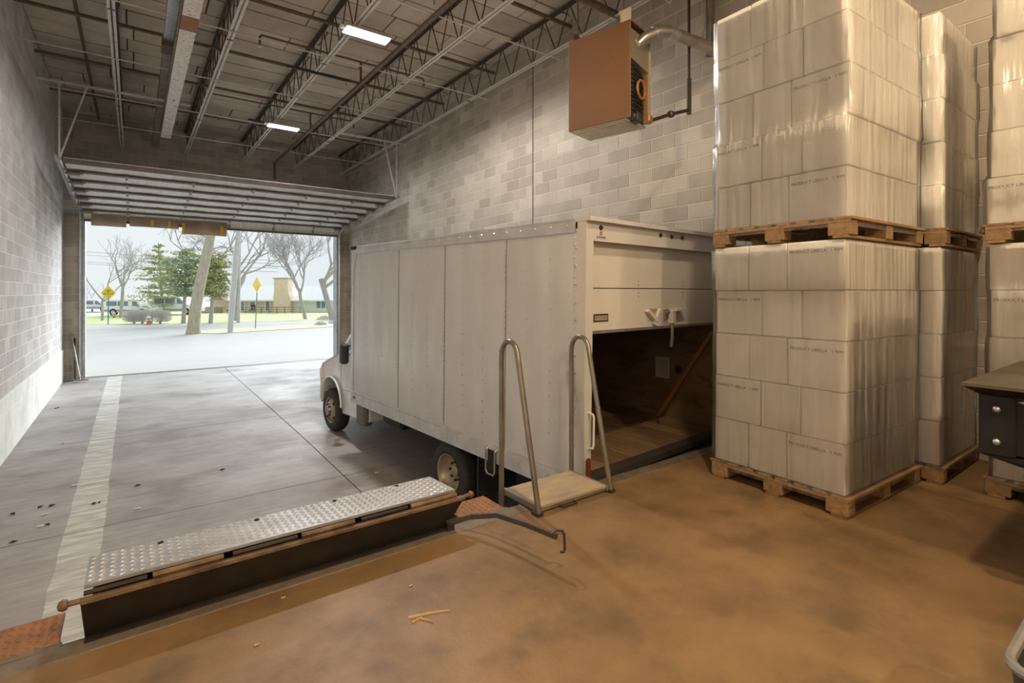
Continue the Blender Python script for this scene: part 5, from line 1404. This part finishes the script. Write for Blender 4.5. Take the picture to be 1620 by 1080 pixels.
for (u, v, s_, nm) in ((235, 513.6, 1.0, 'red hydrant with white cap in front of the clipped hedge'), (180.5, 503, 0.85, 'small red hydrant beside the teal sign post')):
    t = thing('fire_hydrant', nm, 'hydrant', G(u, v), group='fire hydrants')
    fr3 = lambda a, c, h: (a, c, h)
    MB().lathe([(0.16 * s_, 0), (0.16 * s_, 0.06), (0.11 * s_, 0.08), (0.11 * s_, 0.40 * s_), (0.14 * s_, 0.42 * s_), (0.14 * s_, 0.47 * s_)], 12, fr3).build('barrel', HYD, t, True)
    MB().lathe([(0.145 * s_, 0.47 * s_), (0.13 * s_, 0.54 * s_), (0.07 * s_, 0.61 * s_), (0.035 * s_, 0.62 * s_), (0.03 * s_, 0.68 * s_), (0.001, 0.68 * s_)], 12, fr3).build('cap', HYW, t, True)
    MB().cyl(tuple(-EXR * 0.2 * s_ + Vector((0, 0, 0.33 * s_))), tuple(EXR * 0.2 * s_ + Vector((0, 0, 0.33 * s_))), 0.055 * s_, n=8).cyl((0, 0, 0.33 * s_), tuple(-EXF * 0.19 * s_ + Vector((0, 0, 0.33 * s_))), 0.07 * s_, n=8).build('outlets', HYW, t)
BOUL = mat('pale_boulder', (0.70, 0.68, 0.65), 0.9, c2=(0.52, 0.47, 0.42), ns=2)
for (u, v, sx, sz, sd, nm) in ((516, 505.5, 0.75, 0.36, 1, 'white boulder at the lawn edge below the leaning tree'), (509, 514, 0.55, 0.26, 2, 'brownish boulder in the dry grass strip'), (527, 512, 0.4, 0.25, 3, 'small boulder right beside the door jamb view')):
    rnd = random.Random(sd); vs, fs = [], []
    for i in range(6):
        th = math.pi / 2 * i / 5
        for j in range(12):
            a = 6.283 * j / 12; k = 1 + rnd.uniform(-0.15, 0.15)
            vs.append((sx * math.cos(a) * math.cos(th) * k, sx * 0.8 * math.sin(a) * math.cos(th) * k, sz * math.sin(th) * k * 1.1 - 0.02))
    for i in range(5):
        for j in range(12): fs.append((i * 12 + j, i * 12 + (j + 1) % 12, (i + 1) * 12 + (j + 1) % 12, (i + 1) * 12 + j))
    o = MB().add(vs, fs).build('boulder', BOUL, smooth=True); o.location = G(u, v)
    tag(o, nm, 'boulder', 'boulders')

# parked vans, side on
def van(label, u, v, ln, h, flip=False, dark=False):
    b = G(u, v); t = thing('passenger_van', label, 'van', b, group='parked white vans'); t.rotation_euler = (0, 0, math.atan2(EXR.y, EXR.x))
    s_ = -1 if flip else 1
    pf = [(-ln / 2, 0.35), (ln / 2 - 0.05, 0.35), (ln / 2, 0.75), (ln / 2 - 0.15, 1.0), (ln / 2 - 0.95, 1.15), (ln / 2 - 1.55, h - 0.08), (ln / 2 - 1.8, h), (-ln / 2 + 0.1, h), (-ln / 2, h - 0.25)]
    pf = [(s_ * x, z) for x, z in pf]
    bevel(MB().prism(pf, -0.95, 0.95, lambda a, c, hh_: (a, hh_, c)).build('body', VANW, t), 0.06, 2)
    wd = [(-ln / 2 + 0.3, -ln / 2 + 1.3), (-ln / 2 + 1.4, -ln / 2 + 2.4), (-ln / 2 + 2.5, ln / 2 - 1.9)]
    for (a, c) in wd:
        if c - a > 0.2: MB().span((s_ * a, -0.965, h * 0.60), (s_ * c, -0.94, h * 0.87)).build('side_window', VANG, t)
    MB().prism([(s_ * (ln / 2 - 1.78), h * 0.60), (s_ * (ln / 2 - 1.05), h * 0.58), (s_ * (ln / 2 - 1.5), h * 0.87), (s_ * (ln / 2 - 1.78), h * 0.87)], -0.965, -0.94, lambda a, c, hh_: (a, hh_, c)).build('cab_window', VANG, t)
    MB().span((s_ * (-ln / 2), -0.97, 0.45), (s_ * (ln / 2 - 0.1), -0.94, 0.62)).build('lower_trim', mat('van_trim', (0.35, 0.37, 0.40), 0.6), t)
    for x in (-ln / 2 + 0.95, ln / 2 - 0.85):
        w_ = MB().lathe([(0.001, 0.0), (0.2, 0.0), (0.2, 0.02), (0.34, 0.0), (0.36, 0.03), (0.36, 0.22)], 16, lambda a, c, hh_: (s_ * x + a, -0.99 + hh_, 0.36 + c)).build('tyre', RUBBER, t, True)
        MB().lathe([(0.001, -0.01), (0.2, -0.01), (0.2, 0.0)], 12, lambda a, c, hh_: (s_ * x + a, -0.99 + hh_, 0.36 + c)).build('wheel_cover', GALV, w_, True)
van('white van parked behind the hedge left of the tall pine', 212, 499, 4.6, 1.65)
van('tall white van parked between the pines and the leaning trunk', 283, 497.5, 4.4, 1.95)
van('small white van far away behind the yellow sign', 155, 493, 4.4, 1.5)

# house
HT_ = 60.0
hb_ = at_t(436, 500, HT_); hb_.z = -1.35
t = thing('bungalow_house', 'pale bungalow with tan brick chimney and brown deck across the street', 'house', hb_)
t.rotation_euler = (0, 0, math.atan2(EXR.y, EXR.x))
k_ = HT_ / F
hx = lambda u: (u - 436) * k_
hz_ = lambda v: CH - (v - HZ) * k_ - hb_.z
zE = hz_(473)
MB().span((hx(337), 0, 0), (hx(440), 7, zE)).build('brick_wall', BRICKP, t)
MB().span((hx(440), 0.3, 0), (hx(548), 7, zE)).build('siding_wall', SIDING, t)
rf = MB().prism([(-0.6, zE - 0.1), (3.6, hz_(452)), (7.6, zE - 0.1), (7.6, zE - 0.2), (3.6, hz_(452) - 0.15), (-0.6, zE - 0.25)], hx(330), hx(552), lambda a, b, h: (h, a, b)).build('roof', ROOFM, t)
MB().prism([(hx(340), zE - 0.1), (hx(352), hz_(464)), (hx(364), zE - 0.1)], -1.2, 1.0, lambda a, b, h: (a, h, b)).build('porch_gable', DECKB, t)
chm = MB().prism([(hx(437), 0), (hx(463), 0), (hx(463), hz_(470)), (hx(460), hz_(462)), (hx(459.5), hz_(441)), (hx(438), hz_(441)), (hx(438), hz_(462)), (hx(437), hz_(470))], -0.75, 0.4, lambda a, b, h: (a, h, b)).build('chimney', BRICKP, t)
MB().span((hx(436.5), -0.85, hz_(441)), (hx(461), 0.45, hz_(439.3))).build('chimney_cap', mat('cap_stone', (0.55, 0.45, 0.37), 0.9), chm)
for (u0, u1, v0, v1) in ((395, 404, 474, 486), (420, 427, 474, 491), (499, 514, 475, 487), (381, 387, 474, 491)):
    w_ = MB().span((hx(u0) - 0.08, -0.05 if u0 < 440 else 0.24, hz_(v1) - 0.08), (hx(u1) + 0.08, 0.05 if u0 < 440 else 0.32, hz_(v0) + 0.06)).build('window', SIDING, t)
    n_ = 2 if u1 - u0 > 10 else 1
    for q in range(n_):
        a, c = hx(u0) + (hx(u1) - hx(u0)) * q / n_ + 0.06, hx(u0) + (hx(u1) - hx(u0)) * (q + 1) / n_ - 0.06
        MB().span((a, -0.06 if u0 < 440 else 0.23, hz_(v1)), (c, -0.04 if u0 < 440 else 0.25, hz_(v0))).build('pane', VANG, w_)
dk_ = MB().span((hx(332), -3.2, hz_(499.5)), (hx(493), -0.9, hz_(495))).build('deck', DECKB, t)
rlm = MB()
rlm.span((hx(332), -3.2, hz_(485.2)), (hx(493), -3.1, hz_(484.2)))
u = 332
while u < 375: rlm.span((hx(u), -3.18, hz_(496)), (hx(u) + 0.07, -3.12, hz_(485))); u += 1.6
u = 375
while u <= 493: rlm.span((hx(u), -3.19, hz_(496)), (hx(u) + 0.1, -3.1, hz_(485))); u += 11.7
rlm.span((hx(375), -3.17, hz_(492)), (hx(493), -3.13, hz_(491.3))).span((hx(375), -3.17, hz_(488.5)), (hx(493), -3.13, hz_(488)))
rlm.build('deck_railing', DECKB, t)
# patio chairs on the deck
for (u, nm) in ((381, 'dark patio chair at the left of the house deck'), (389, 'dark patio chair second from the left on the deck'), (414, 'brown patio chair below the deck door')):
    p = t.matrix_basis @ Vector((hx(u), -2.2, hz_(495) + 0.02))
    c = thing('patio_chair', nm, 'chair', p, math.atan2(EXR.y, EXR.x), 'patio chairs on the deck')
    MB().cham((0, 0, 0.4), (0.5, 0.5, 0.08), 0.02).build('seat', BLACKST, c)
    MB().cham((0, 0.24, 0.7), (0.5, 0.06, 0.55), 0.02).build('backrest', BLACKST, c)
    for (sx, sy) in ((-1, -1), (1, -1), (-1, 1), (1, 1)): MB().box((sx * 0.22, sy * 0.22, 0.19), (0.04, 0.04, 0.38)).build('leg', BLACKST, c)
